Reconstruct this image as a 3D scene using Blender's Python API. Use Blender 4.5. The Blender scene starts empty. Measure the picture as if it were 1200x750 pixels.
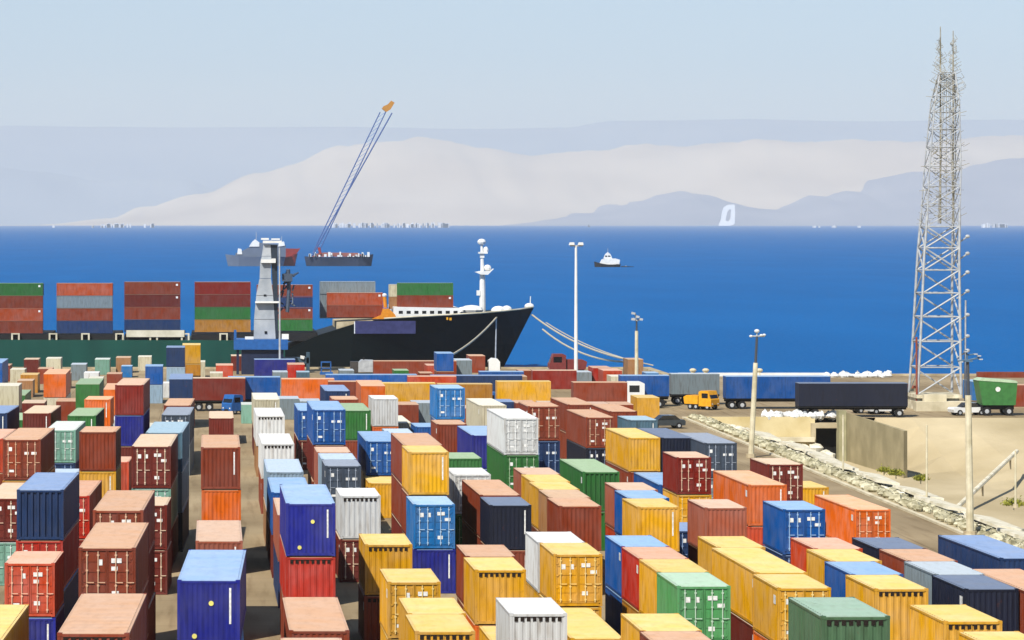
import bpy, math, random
import numpy as np
from mathutils import Vector, noise
random.seed(7)
R = math.radians
sc = bpy.context.scene
col = sc.collection
# ------------------------------------------------------------------ camera, sky, sun, exposure
F, CX, YH, H = 3900.0, 250.0, 261.0, 21.8          # focal length in photo pixels, principal column, horizon row, eye height
cam = bpy.data.objects.new('camera', bpy.data.cameras.new('camera')); col.objects.link(cam)
cam.location = (0, 0, H); cam.rotation_euler = (R(90), 0, 0)
cam.data.sensor_width = 36; cam.data.lens = F / 1200 * 36
cam.data.shift_x = (600 - CX) / 1200; cam.data.shift_y = -(375 - YH) / 1200
cam.data.clip_start = 1; cam.data.clip_end = 250000
sc.camera = cam
SUN = Vector((-0.40, -0.60, 0.78)).normalized()
world = bpy.data.worlds.new('World'); sc.world = world; world.use_nodes = True
wn = world.node_tree.nodes; wl = world.node_tree.links
sky = wn.new('ShaderNodeTexSky'); sky.sky_type = 'NISHITA'; sky.sun_disc = False
sky.sun_elevation = math.asin(SUN.z); sky.sun_rotation = math.atan2(SUN.x, SUN.y) % (2 * math.pi)
sky.air_density = 0.8; sky.dust_density = 0.3; sky.ozone_density = 0.8
wl.new(sky.outputs[0], wn['Background'].inputs[0]); wn['Background'].inputs[1].default_value = 0.096
sun = bpy.data.objects.new('sun', bpy.data.lights.new('sun', 'SUN')); col.objects.link(sun)
sun.data.energy = 5.0; sun.data.angle = R(0.5); sun.data.color = (1.0, 0.945, 0.86)
sun.rotation_euler = (-SUN).to_track_quat('-Z', 'Y').to_euler()
sc.view_settings.view_transform = 'Standard'; sc.view_settings.look = 'None'
sc.view_settings.exposure = 0.25; sc.view_settings.gamma = 1
sc.cycles.max_bounces = 5; sc.cycles.volume_bounces = 1; sc.cycles.diffuse_bounces = 1

WATER = -5.0
def at(px, py, D):
    return Vector(((px - CX) * D / F, D, H - (py - YH) * D / F))
def dist(py, z=0.0):
    return F * (H - z) / (py - YH)

# ------------------------------------------------------------------ helpers
def lin(c):
    c = c / 255.0
    return c / 12.92 if c <= 0.04045 else ((c + 0.055) / 1.055) ** 2.4
def rgb(r, g, b, k=1.0):
    return (lin(r) * k, lin(g) * k, lin(b) * k, 1)

class MB:
    def __init__(s): s.v = []; s.f = []
    def quad(s, a, b, c, d):
        n = len(s.v); s.v += [tuple(a), tuple(b), tuple(c), tuple(d)]; s.f.append((n, n+1, n+2, n+3)); return s
    def tri(s, a, b, c):
        n = len(s.v); s.v += [tuple(a), tuple(b), tuple(c)]; s.f.append((n, n+1, n+2)); return s
    def box(s, x0, x1, y0, y1, z0, z1):
        n = len(s.v)
        s.v += [(x0,y0,z0),(x1,y0,z0),(x1,y1,z0),(x0,y1,z0),(x0,y0,z1),(x1,y0,z1),(x1,y1,z1),(x0,y1,z1)]
        s.f += [(n,n+3,n+2,n+1),(n+4,n+5,n+6,n+7),(n,n+1,n+5,n+4),(n+1,n+2,n+6,n+5),(n+2,n+3,n+7,n+6),(n+3,n,n+4,n+7)]
        return s
    def prism(s, pts, y0, y1, axis='y'):
        """pts: outline in (a, z); extruded along y (or x)"""
        n = len(s.v); m = len(pts)
        for yy in (y0, y1):
            for a, z in pts: s.v.append((a, yy, z) if axis == 'y' else (yy, a, z))
        s.f.append(tuple(range(n, n+m))); s.f.append(tuple(reversed(range(n+m, n+2*m))))
        for i in range(m):
            j = (i+1) % m; s.f.append((n+j, n+i, n+m+i, n+m+j))
        return s
    def tube(s, p, q, r0, r1=None, k=8):
        if r1 is None: r1 = r0
        p = Vector(p); q = Vector(q); d = (q - p).normalized()
        u = d.orthogonal().normalized(); w = d.cross(u); n = len(s.v)
        for c, r in ((p, r0), (q, r1)):
            for i in range(k):
                a = 2*math.pi*i/k; s.v.append(tuple(c + u*math.cos(a)*r + w*math.sin(a)*r))
        for i in range(k):
            j = (i+1) % k; s.f.append((n+i, n+j, n+k+j, n+k+i))
        s.f.append(tuple(reversed(range(n, n+k)))); s.f.append(tuple(range(n+k, n+2*k)))
        return s
    def path(s, pts, r, k=6):
        for a, b in zip(pts, pts[1:]): s.tube(a, b, r, k=k)
        return s
    def blob(s, c, rx, ry, rz, rings=6, seg=10, jit=0.0):
        n = len(s.v); c = Vector(c)
        for i in range(rings+1):
            t = math.pi*i/rings
            for j in range(seg):
                a = 2*math.pi*j/seg; f = 1 + random.uniform(-jit, jit)
                s.v.append((c.x+rx*math.sin(t)*math.cos(a)*f, c.y+ry*math.sin(t)*math.sin(a)*f, c.z+rz*math.cos(t)*f))
        for i in range(rings):
            for j in range(seg):
                k = (j+1) % seg
                s.f.append((n+i*seg+j, n+(i+1)*seg+j, n+(i+1)*seg+k, n+i*seg+k))
        return s
    def mesh(s, name, mat, smooth=False):
        me = bpy.data.meshes.new(name); me.from_pydata(s.v, [], s.f); me.update()
        if mat: me.materials.append(mat)
        if smooth:
            for p in me.polygons: p.use_smooth = True
        return me
    def build(s, name, mat, parent=None, loc=None, rz=0, smooth=False):
        o = bpy.data.objects.new(name, s.mesh(name, mat, smooth)); col.objects.link(o)
        if parent: o.parent = parent
        if loc is not None: o.location = loc
        o.rotation_euler.z = rz
        return o
def put(name, me, parent):
    o = bpy.data.objects.new(name, me); col.objects.link(o); o.parent = parent; return o
def tag(o, label=None, cat=None, group=None, kind=None):
    if label: o['label'] = label
    if cat: o['category'] = cat
    if group: o['group'] = group
    if kind: o['kind'] = kind
    return o
def thing(name, label, cat, loc=(0,0,0), rz=0, group=None):
    o = bpy.data.objects.new(name, None); col.objects.link(o); o.location = loc; o.rotation_euler.z = rz
    o.empty_display_size = 0.5
    return tag(o, label, cat, group)

# ------------------------------------------------------------------ materials
def new_mat(name):
    m = bpy.data.materials.new(name); m.use_nodes = True
    nt = m.node_tree; b = nt.nodes['Principled BSDF']
    return m, nt, b
def N(nt, t, **kw):
    n = nt.nodes.new(t)
    for k, v in kw.items(): setattr(n, k, v)
    return n
def noise_mat(name, c1, c2, scale=1.0, rough=0.7, detail=6, stretch=(1,1,1), bump=0.0, lo=0.35, hi=0.65, spec=0.3, metal=0.0, bscale=None):
    m, nt, b = new_mat(name); L = nt.links
    tc = N(nt, 'ShaderNodeTexCoord'); mp = N(nt, 'ShaderNodeMapping'); mp.inputs['Scale'].default_value = stretch
    L.new(tc.outputs['Object'], mp.inputs[0])
    n = N(nt, 'ShaderNodeTexNoise'); n.inputs['Scale'].default_value = scale; n.inputs['Detail'].default_value = detail
    L.new(mp.outputs[0], n.inputs[0])
    r = N(nt, 'ShaderNodeValToRGB'); r.color_ramp.elements[0].position = lo; r.color_ramp.elements[1].position = hi
    r.color_ramp.elements[0].color = c1; r.color_ramp.elements[1].color = c2
    L.new(n.outputs[0], r.inputs[0]); L.new(r.outputs[0], b.inputs['Base Color'])
    b.inputs['Roughness'].default_value = rough; b.inputs['Specular IOR Level'].default_value = spec; b.inputs['Metallic'].default_value = metal
    if bump:
        bn = N(nt, 'ShaderNodeTexNoise'); bn.inputs['Scale'].default_value = bscale or scale*3; bn.inputs['Detail'].default_value = 8
        L.new(mp.outputs[0], bn.inputs[0])
        bp = N(nt, 'ShaderNodeBump'); bp.inputs['Strength'].default_value = 1; bp.inputs['Distance'].default_value = bump
        L.new(bn.outputs[0], bp.inputs['Height']); L.new(bp.outputs[0], b.inputs['Normal'])
    return m
def plain(name, c, rough=0.5, spec=0.4):
    c2 = tuple(x*0.78 for x in c[:3]) + (1,)
    return noise_mat(name, c2, c, 2.0, rough, 5, spec=spec, lo=0.3, hi=0.6)

def paint_mat(name, c, rust=0.5, rough=0.5, roof=False):
    """container paint: fade patches, vertical dirt streaks, rust blooms; every object shifts the pattern and tone"""
    m, nt, b = new_mat(name); L = nt.links
    tc = N(nt, 'ShaderNodeTexCoord'); oi = N(nt, 'ShaderNodeObjectInfo')
    off = N(nt, 'ShaderNodeVectorMath', operation='SCALE'); off.inputs[0].default_value = (37, 53, 91)
    L.new(oi.outputs['Random'], off.inputs['Scale'])
    add = N(nt, 'ShaderNodeVectorMath', operation='ADD'); L.new(tc.outputs['Object'], add.inputs[0]); L.new(off.outputs[0], add.inputs[1])
    st = N(nt, 'ShaderNodeMapping'); st.inputs['Scale'].default_value = (2.2, 2.2, 0.35) if not roof else (1.6, 0.5, 1); L.new(add.outputs[0], st.inputs[0])
    n1 = N(nt, 'ShaderNodeTexNoise'); n1.inputs['Scale'].default_value = 0.7; n1.inputs['Detail'].default_value = 5; L.new(add.outputs[0], n1.inputs[0])
    n2 = N(nt, 'ShaderNodeTexNoise'); n2.inputs['Scale'].default_value = 2.2; n2.inputs['Detail'].default_value = 6; L.new(st.outputs[0], n2.inputs[0])
    n3 = N(nt, 'ShaderNodeTexNoise'); n3.inputs['Scale'].default_value = 2.6; n3.inputs['Detail'].default_value = 10; n3.inputs['Roughness'].default_value = 0.65; L.new(add.outputs[0], n3.inputs[0])
    hs = N(nt, 'ShaderNodeHueSaturation'); hs.inputs['Color'].default_value = c
    vr = N(nt, 'ShaderNodeMapRange'); vr.inputs['To Min'].default_value = 0.94 if roof else 0.82; vr.inputs['To Max'].default_value = 1.04 if roof else 1.1; L.new(oi.outputs['Random'], vr.inputs[0])
    L.new(vr.outputs[0], hs.inputs['Value'])
    sr = N(nt, 'ShaderNodeMapRange'); sr.inputs['From Min'].default_value = 0.3; sr.inputs['From Max'].default_value = 0.7
    sr.inputs['To Min'].default_value = 1.05; sr.inputs['To Max'].default_value = 0.88; L.new(n1.outputs[0], sr.inputs[0]); L.new(sr.outputs[0], hs.inputs['Saturation'])
    mx = N(nt, 'ShaderNodeMix', data_type='RGBA', blend_type='MULTIPLY'); L.new(hs.outputs[0], mx.inputs[6]); mx.inputs[7].default_value = (0.62, 0.56, 0.5, 1)
    r2 = N(nt, 'ShaderNodeMapRange'); r2.inputs['From Min'].default_value = 0.48; r2.inputs['From Max'].default_value = 0.72; r2.inputs['To Max'].default_value = 0.75 if not roof else 0.28
    L.new(n2.outputs[0], r2.inputs[0]); L.new(r2.outputs[0], mx.inputs[0])
    m3 = N(nt, 'ShaderNodeMix', data_type='RGBA'); L.new(mx.outputs[2], m3.inputs[6]); m3.inputs[7].default_value = rgb(104, 60, 38) if not name.startswith('faded') else tuple(x*.6 for x in c[:3]) + (1,)
    r3 = N(nt, 'ShaderNodeMapRange'); r3.inputs['From Min'].default_value = 0.63; r3.inputs['From Max'].default_value = 0.72; r3.inputs['To Max'].default_value = rust
    L.new(n3.outputs[0], r3.inputs[0]); L.new(r3.outputs[0], m3.inputs[0])
    L.new(m3.outputs[2], b.inputs['Base Color'])
    b.inputs['Roughness'].default_value = rough; b.inputs['Specular IOR Level'].default_value = 0.3
    return m

# name: (words, body sRGB, roof sRGB)
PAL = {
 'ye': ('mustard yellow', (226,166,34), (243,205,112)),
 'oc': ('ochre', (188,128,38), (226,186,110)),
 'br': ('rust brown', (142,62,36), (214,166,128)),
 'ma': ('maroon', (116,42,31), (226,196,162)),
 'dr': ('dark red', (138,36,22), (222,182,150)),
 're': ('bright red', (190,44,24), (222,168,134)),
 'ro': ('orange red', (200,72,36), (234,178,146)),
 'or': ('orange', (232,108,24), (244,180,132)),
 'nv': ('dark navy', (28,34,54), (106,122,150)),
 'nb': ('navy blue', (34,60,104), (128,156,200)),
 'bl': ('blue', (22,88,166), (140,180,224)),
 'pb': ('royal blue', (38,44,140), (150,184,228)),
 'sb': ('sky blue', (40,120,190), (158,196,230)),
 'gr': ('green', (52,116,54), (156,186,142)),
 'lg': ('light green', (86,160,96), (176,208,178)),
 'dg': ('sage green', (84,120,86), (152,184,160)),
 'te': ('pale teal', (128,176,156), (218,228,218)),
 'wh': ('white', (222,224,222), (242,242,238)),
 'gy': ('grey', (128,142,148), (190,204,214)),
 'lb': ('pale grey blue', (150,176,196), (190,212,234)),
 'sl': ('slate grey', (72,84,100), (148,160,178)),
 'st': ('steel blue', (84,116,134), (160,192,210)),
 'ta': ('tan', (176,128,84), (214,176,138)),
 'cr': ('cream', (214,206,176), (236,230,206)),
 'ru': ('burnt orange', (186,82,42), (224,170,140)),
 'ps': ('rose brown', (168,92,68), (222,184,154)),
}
BODY = {}; ROOF = {}
for k, (w, b_, r_) in PAL.items():
    BODY[k] = paint_mat('paint_' + w.replace(' ', '_'), rgb(*b_, 0.84), 0.12 if k in ('wh', 'gy', 'lb') else 0.3)
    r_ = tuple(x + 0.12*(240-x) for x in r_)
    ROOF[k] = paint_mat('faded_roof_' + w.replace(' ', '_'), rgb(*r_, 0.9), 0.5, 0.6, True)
M_dark = plain('black_rubber', rgb(24,24,26), 0.8)
M_rib_shadow = plain('painted_rib_shadow', rgb(30,20,14), 0.9)  # colour of the painted shadows between ribs below the roof edge
M_steel = noise_mat('galvanised_steel', rgb(156,160,164), rgb(184,188,190), 1.5, 0.45, spec=0.5)
M_steel_w = noise_mat('white_painted_steel', rgb(214,216,214), rgb(236,236,232), .6, 0.5, lo=.3, hi=.7)
M_tower = noise_mat('light_grey_tower_paint', rgb(150,158,166), rgb(178,184,190), .5, 0.5)
M_beam = noise_mat('pale_blue_grey_paint', rgb(150,170,190), rgb(180,196,210), .5, 0.5)
M_label = noise_mat('white_label', rgb(205,205,200), rgb(240,240,236), 8, 0.6)
M_spot = plain('pale_yellow_paint', rgb(232,222,120), 0.5)
M_glass = plain('dark_glass', rgb(20,26,34), 0.1, 0.8)
M_conc = noise_mat('concrete', rgb(150,136,108), rgb(196,182,150), 0.5, 0.9, 9, bump=0.02)
M_conc_l = noise_mat('pale_concrete', rgb(186,176,146), rgb(222,212,184), 0.4, 0.9, 9, bump=0.03)
M_rope = plain('mooring_rope', rgb(200,190,165), 0.8)
M_bluep = plain('blue_machine_paint', rgb(38,96,165), 0.4)
M_yelp = plain('yellow_machine_paint', rgb(232,165,30), 0.4)
M_orp = plain('orange_machine_paint', rgb(222,140,30), 0.4)
M_redp = plain('red_machine_paint', rgb(160,50,40), 0.5)
M_marp = plain('maroon_machine_paint', rgb(120,50,48), 0.5)
M_grnp = plain('green_machine_paint', rgb(58,118,58), 0.5)

# ------------------------------------------------------------------ ground, basin, water, hills
def ground_mat():
    m, nt, b = new_mat('yard_concrete'); L = nt.links
    tc = N(nt, 'ShaderNodeTexCoord')
    n1 = N(nt, 'ShaderNodeTexNoise'); n1.inputs['Scale'].default_value = 0.06; n1.inputs['Detail'].default_value = 8
    mp = N(nt, 'ShaderNodeMapping'); mp.inputs['Scale'].default_value = (1.2, 0.08, 1); L.new(tc.outputs['Object'], mp.inputs[0])
    n2 = N(nt, 'ShaderNodeTexNoise'); n2.inputs['Scale'].default_value = 1.3; n2.inputs['Detail'].default_value = 6
    L.new(tc.outputs['Object'], n1.inputs[0]); L.new(mp.outputs[0], n2.inputs[0])
    r = N(nt, 'ShaderNodeValToRGB'); r.color_ramp.elements[0].color = rgb(136,119,90); r.color_ramp.elements[1].color = rgb(170,152,120)
    r.color_ramp.elements[0].position = 0.35; r.color_ramp.elements[1].position = 0.65
    L.new(n1.outputs[0], r.inputs[0])
    mx = N(nt, 'ShaderNodeMix', data_type='RGBA', blend_type='MULTIPLY'); L.new(r.outputs[0], mx.inputs[6]); mx.inputs[7].default_value = (0.76,0.73,0.7,1)
    r2 = N(nt, 'ShaderNodeMapRange'); r2.inputs['From Min'].default_value = 0.5; r2.inputs['From Max'].default_value = 0.7; L.new(n2.outputs[0], r2.inputs[0])
    L.new(r2.outputs[0], mx.inputs[0])
    br = N(nt, 'ShaderNodeTexBrick'); br.offset = 0; br.inputs['Scale'].default_value = 1; br.inputs['Brick Width'].default_value = 6; br.inputs['Row Height'].default_value = 6
    br.inputs['Mortar Size'].default_value = 0.03; br.inputs['Color1'].default_value = (1,1,1,1); br.inputs['Color2'].default_value = (0.93,0.93,0.93,1); br.inputs['Mortar'].default_value = (0.55,0.52,0.5,1)
    L.new(tc.outputs['Object'], br.inputs[0])
    m2 = N(nt, 'ShaderNodeMix', data_type='RGBA', blend_type='MULTIPLY'); m2.inputs[0].default_value = 1
    L.new(mx.outputs[2], m2.inputs[6]); L.new(br.outputs[0], m2.inputs[7]); L.new(m2.outputs[2], b.inputs['Base Color'])
    b.inputs['Roughness'].default_value = 0.85; b.inputs['Specular IOR Level'].default_value = 0.2
    return m
M_ground = ground_mat()
QR = 474.0
QY = 496.0                       # quay edge
BX, BY = 52.6, 372.0             # basin: starts right of x = BX, ends at y = BY
g = MB()
g.quad((-260,-40,0),(BX,-40,0),(BX,BY,0),(-260,BY,0))
g.quad((-260,BY,0),(64,BY,0),(64,QY,0),(-260,QY,0)).quad((64,BY,0),(300,BY,0),(300,QR,0),(64,QR,0))
tag(g.build('yard_ground', M_ground), kind='structure')
q = MB().box(-260,65.2,QY,QY+1.2,WATER-3,0.25).box(64,65.2,QR,QY-.002,WATER-3,0.25).box(65.202,300,QR,QR+1.2,WATER-3,0.25)
tag(q.build('quay_edge', M_conc), kind='structure')
b_ = MB()                        # basin: bank down from the road, floor, far slope on the right
FL = -4.7
rows = [y for y in range(-40, 372, 6)] + [372]
cols = [(BX,0),(54.2,-0.05),(59.6,-1.3),(65,FL),(72,FL),(74,FL),(78,FL),(83,FL),(90,FL),(105,FL),(130,FL),(300,FL)]
grid = []
for y in rows:
    row = []
    for x, z in cols:
        y0 = 366 - max(0, min(1, (x-72)/26)) * 78
        far = max(0.0, min(1.0, (y - y0) / (372 - y0))) if x > 72 else 0.0
        zz = z + (0 - z) * far
        zz += (0.22 if x < 62 else 0.07) * noise.noise(Vector((x*0.2, y*0.11, 3))) if 53 < x < 100 and y < 371 else 0
        row.append((x, y, zz))
    grid.append(row)
for a, c in zip(grid, grid[1:]):
    for i in range(len(cols)-1): b_.quad(a[i], a[i+1], c[i+1], c[i])
M_basin = noise_mat('basin_concrete', rgb(174,158,122), rgb(204,188,152), 0.09, 0.9, 9, (1,0.5,1), bump=0.05, bscale=1.5)
tag(b_.build('basin_slope', M_basin), kind='structure')

def water_mat():
    m, nt, b = new_mat('sea_water'); L = nt.links
    tc = N(nt, 'ShaderNodeTexCoord'); mp = N(nt, 'ShaderNodeMapping'); mp.inputs['Scale'].default_value = (1, 0.25, 1); L.new(tc.outputs['Object'], mp.inputs[0])
    n = N(nt, 'ShaderNodeTexNoise'); n.inputs['Scale'].default_value = 0.02; n.inputs['Detail'].default_value = 8; n.inputs['Roughness'].default_value = 0.6; L.new(mp.outputs[0], n.inputs[0])
    r = N(nt, 'ShaderNodeValToRGB'); r.color_ramp.elements[0].color = (0.001,0.098,0.31,1); r.color_ramp.elements[1].color = (0.002,0.118,0.36,1)
    r.color_ramp.elements[0].position = 0.3; r.color_ramp.elements[1].position = 0.7
    L.new(n.outputs[0], r.inputs[0]); L.new(r.outputs[0], b.inputs['Base Color'])
    n2 = N(nt, 'ShaderNodeTexNoise'); n2.inputs['Scale'].default_value = 0.6; n2.inputs['Detail'].default_value = 6; L.new(tc.outputs['Object'], n2.inputs[0])
    bp = N(nt, 'ShaderNodeBump'); bp.inputs['Distance'].default_value = 0.5; L.new(n2.outputs[0], bp.inputs['Height']); L.new(bp.outputs[0], b.inputs['Normal'])
    b.inputs['Roughness'].default_value = 0.6; b.inputs['Specular IOR Level'].default_value = 0.02
    return m
w = MB(); xs = [-60000,-8000,-1500,-300,300,1500,8000,60000]; ys = [-3000,300,700,1500,4000,12000,30500]
for i in range(len(xs)-1):
    for j in range(len(ys)-1):
        w.quad((xs[i],ys[j],WATER),(xs[i+1],ys[j],WATER),(xs[i+1],ys[j+1],WATER),(xs[i],ys[j+1],WATER))
tag(w.build('water', water_mat()), kind='structure')

def ridge(name, prof, D, depth, mat, rough=60, seed=1, wav=0.38):
    """prof: (px, py) outline seen from the camera at distance D; heightfield that rises to that crest and falls behind it"""
    mb = MB(); nx, ny = 220, 18
    x0, x1 = prof[0][0], prof[-1][0]
    def hgt(px):
        for (a, ya), (b2, yb) in zip(prof, prof[1:]):
            if a <= px <= b2:
                t = (px - a) / (b2 - a); t = t if seed == 8 else t*t*(3-2*t); return max(0, (YH + 3 - (ya*(1-t) + yb*t)) * D / F)
        return 0
    pts = []
    for j in range(ny+1):
        v = j/ny; row = []
        s = math.sin(min(1, v/0.6) * math.pi/2)**1.3 if v < 0.6 else math.cos((v-0.6)/0.4*math.pi/2)
        for i in range(nx+1):
            px = x0 + (x1-x0)*i/nx; y = D + (v-0.6)*depth
            x = (px-CX)*D/F; h = hgt(px)
            nz = noise.fractal(Vector((x/2600+seed, y/2600, seed)), 0.8, 2.1, 6)
            h = h*s*(1 + wav*nz*(1-s*0.75)) + rough*nz*s*min(1, h/200)
            row.append((x, y, max(h, 0)-6 if h > 1 else -6))
        pts.append(row)
    for j in range(ny):
        for i in range(nx):
            mb.quad(pts[j][i], pts[j][i+1], pts[j+1][i+1], pts[j+1][i])
    # weld shading by sharing vertices
    me = bpy.data.meshes.new(name); vs = [p for r_ in pts for p in r_]
    fs = [(j*(nx+1)+i, j*(nx+1)+i+1, (j+1)*(nx+1)+i+1, (j+1)*(nx+1)+i) for j in range(ny) for i in range(nx)]
    me.from_pydata(vs, [], fs); me.materials.append(mat)
    for p in me.polygons: p.use_smooth = True
    o = bpy.data.objects.new(name, me); col.objects.link(o); return tag(o, kind='structure')
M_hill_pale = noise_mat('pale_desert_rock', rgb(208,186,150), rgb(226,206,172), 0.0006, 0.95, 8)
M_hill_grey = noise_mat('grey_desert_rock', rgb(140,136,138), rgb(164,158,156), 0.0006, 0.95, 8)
M_hill_far = noise_mat('haze_tinted_rock', rgb(136,146,156), rgb(156,164,170), 0.0004, 0.95, 8)  # bluish cast of distant haze put into the rock colour
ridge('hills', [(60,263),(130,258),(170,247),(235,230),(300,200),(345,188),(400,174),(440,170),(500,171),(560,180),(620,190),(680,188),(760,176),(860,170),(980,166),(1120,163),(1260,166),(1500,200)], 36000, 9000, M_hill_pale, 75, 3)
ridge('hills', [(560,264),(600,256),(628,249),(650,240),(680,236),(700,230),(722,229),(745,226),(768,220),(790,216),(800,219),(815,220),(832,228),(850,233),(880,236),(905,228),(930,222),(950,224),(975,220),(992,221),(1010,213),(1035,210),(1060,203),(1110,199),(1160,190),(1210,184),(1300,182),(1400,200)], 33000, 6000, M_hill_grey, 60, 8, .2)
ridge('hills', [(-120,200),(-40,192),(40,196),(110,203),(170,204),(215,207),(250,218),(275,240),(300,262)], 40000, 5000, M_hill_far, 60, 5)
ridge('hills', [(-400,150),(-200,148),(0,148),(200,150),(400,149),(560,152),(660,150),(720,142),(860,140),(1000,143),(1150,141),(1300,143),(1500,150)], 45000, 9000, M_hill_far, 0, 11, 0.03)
tag(MB().box(-60500,60500,30500,59500,-8,WATER+1.5).build('far_shore', M_hill_pale), kind='structure')

# ------------------------------------------------------------------ haze
def haze():
    m, nt, b = new_mat('air_haze'); nt.nodes.remove(b)
    v = N(nt, 'ShaderNodeVolumePrincipled'); v.inputs['Density'].default_value = HAZE
    v.inputs['Color'].default_value = (0.87, 0.9, 0.895, 1); v.inputs['Anisotropy'].default_value = 0.0
    nt.links.new(v.outputs[0], nt.nodes['Material Output'].inputs['Volume'])
    o = MB().box(-61500,61500,-3100,60000,-9,1520).build('haze', m)
    tag(o, kind='stuff'); return o
HAZE = 4.3e-5
haze()

# ------------------------------------------------------------------ shipping containers
CW, CH, TIER = 2.44, 2.60, 2.65
LEN = {6: 6.06, 12: 12.19}
_cache = {}
def corr(mb, a0, a1, fixed, z0, z1, axis, out, pitch=0.28, depth=0.036):
    """corrugated sheet along axis between a0 and a1 at `fixed`, `out` = outward sign"""
    n = max(1, round((a1-a0)/pitch)); p = (a1-a0)/n; pts = []
    for i in range(n):
        s = a0 + i*p
        pts += [(s, 0), (s+p*0.32, 0), (s+p*0.5, 1), (s+p*0.82, 1)]
    pts.append((a1, 0))
    def P(a, d, z):
        f = fixed - out*d*depth
        return (f, a, z) if axis == 'y' else (a, f, z)
    for (a, da), (b, db) in zip(pts, pts[1:]):
        mb.quad(P(a,da,z0), P(b,db,z0), P(b,db,z1), P(a,da,z1))
def cmesh(part, L, c, variant=''):
    key = (part, L, c, variant)
    if key in _cache: return _cache[key]
    l = LEN[L]/2; w = CW/2; mb = MB(); mat = BODY[c]
    if part == 'walls':
        corr(mb, -l+0.1, l-0.1, -w+0.012, 0.14, CH-0.1, 'y', -1)
        corr(mb, -l+0.1, l-0.1, w-0.012, 0.14, CH-0.1, 'y', 1)
        corr(mb, -w+0.1, w-0.1, l-0.012, 0.14, CH-0.1, 'x', 1)
        if variant in ('p', 'v', 'r', 's'):
            d = {'p': (0.24, 0.025), 's': (0.2, 0.012), 'v': (0.30, 0.03), 'r': (0.30, 0.08)}[variant]
            corr(mb, -w+0.1, w-0.1, -l+0.012, 0.14, CH-0.1, 'x', -1, *d)
    elif part == 'walls_far':
        mb.box(-w, w, -l, l, 0.02, CH-0.05)
    elif part == 'frame':
        for sx in (-1, 1):
            for sy in (-1, 1):
                x0, x1 = sorted((sx*w, sx*(w-0.11))); y0, y1 = sorted((sy*l, sy*(l-0.12)))
                mb.box(x0, x1, y0, y1, 0.12, CH-0.12)
                for z in (0.0, CH-0.115):
                    x0c, x1c = sorted((sx*(w+0.006), sx*(w-0.17))); y0c, y1c = sorted((sy*(l+0.006), sy*(l-0.19)))
                    mb.box(x0c, x1c, y0c, y1c, z, z+0.118)
            x0, x1 = sorted((sx*w, sx*(w-0.06)))
            for z0, z1 in ((0.02, 0.15), (CH-0.11, CH-0.03)): mb.box(x0, x1, -l+0.19, l-0.19, z0, z1)
            y0, y1 = sorted((sx*l, sx*(l-0.08)))
            for z0, z1 in ((0.02, 0.15), (CH-0.13, CH-0.03)): mb.box(-w+0.17, w-0.17, y0, y1, z0, z1)
        mb.box(-w+0.06, w-0.06, -l+0.1, l-0.1, 0.04, 0.12)
    elif part == 'roof':
        mat = ROOF[c]
        n = round(2*l/0.42); p = (2*l-0.24)/n; a = -l+0.12
        mb.box(-w+0.002, w-0.002, -l+0.002, l-0.002, CH-0.03, CH-0.012)
        for i in range(n):
            s = a + i*p
            x0, x1 = -w+0.1, w-0.1; z0, z1 = CH-0.01, CH+0.012
            mb.quad((x0,s,z0),(x1,s,z0),(x1,s+p*0.15,z1),(x0,s+p*0.15,z1))
            mb.quad((x0,s+p*0.15,z1),(x1,s+p*0.15,z1),(x1,s+p*0.6,z1),(x0,s+p*0.6,z1))
            mb.quad((x0,s+p*0.6,z1),(x1,s+p*0.6,z1),(x1,s+p*0.75,z0),(x0,s+p*0.75,z0))
    elif part == 'roof_far':
        mat = ROOF[c]; mb.box(-w-0.01, w+0.01, -l-0.01, l+0.01, CH-0.048, CH)
    elif part == 'door_l' or part == 'door_r':
        s = -1 if part == 'door_l' else 1
        x0, x1 = sorted((s*0.012, s*(w-0.12))); y = -l+0.05
        mb.box(x0, x1, y, y+0.05, 0.17, CH-0.14)
        for k in range(5):                                   # horizontal pressed panels
            z = 0.24 + k*0.44
            mb.box(x0+0.08, x1-0.08, y-0.022, y-0.001, z, z+0.33)
        for xx in (x0, x1-0.05): mb.box(xx, xx+0.05, y-0.03, y-0.002, 0.17, CH-0.14)
        for z in (0.3, 0.9, 1.5, 2.1):                       # hinges
            xh = s*(w-0.125); a, b = sorted((xh, xh-s*0.12)); mb.box(a, b, y-0.045, y-0.031, z, z+0.08)
    elif part == 'bar':
        mat = ROOF[c]; mb.tube((0,0,0.2),(0,0,CH-0.16),0.028,k=6)
        for z in (0.3, 0.95, 1.6, 2.25): mb.box(-0.05,0.05,-0.02,0.03,z,z+0.07)
        mb.box(-0.03,0.3,-0.045,-0.02,1.1,1.14)
    elif part.startswith('mark'):
        mat = M_label; y = -l+0.006; side, idx = part[4], int(part[5])
        sp = [(0.18,0.62,1.95,2.15),(0.18,0.45,1.62,1.8),(0.62,0.95,1.62,1.8),(0.2,0.5,0.55,0.75)] if side == 'r' else [(-0.85,-0.62,1.85,2.1),(-0.4,-0.2,1.85,2.1),(-0.8,-0.5,0.5,0.65)]
        a, b, z0, z1 = sp[idx]; mb.box(a, b, y+0.012, y+0.02, z0, z1)
    elif part == 'shadows':  # dark teeth painted for the ribs' shadows under the roof overhang
        mat = M_rib_shadow; n = 8; p = (CW-0.34)/n; zt = CH-0.134; zm = CH-0.16; zb = CH-0.33
        pts = [(-w+0.2, zt)]
        for i in range(n):
            a = -w+0.2+i*p; b = a+p*0.56; pts += [(a, zb), (b, zb)] + ([(b, zm), (a+p, zm)] if i < n-1 else [(b, zt)])
        mb.prism(pts, -l-0.004, -l+0.02)
    elif part.startswith('spot'):
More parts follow.
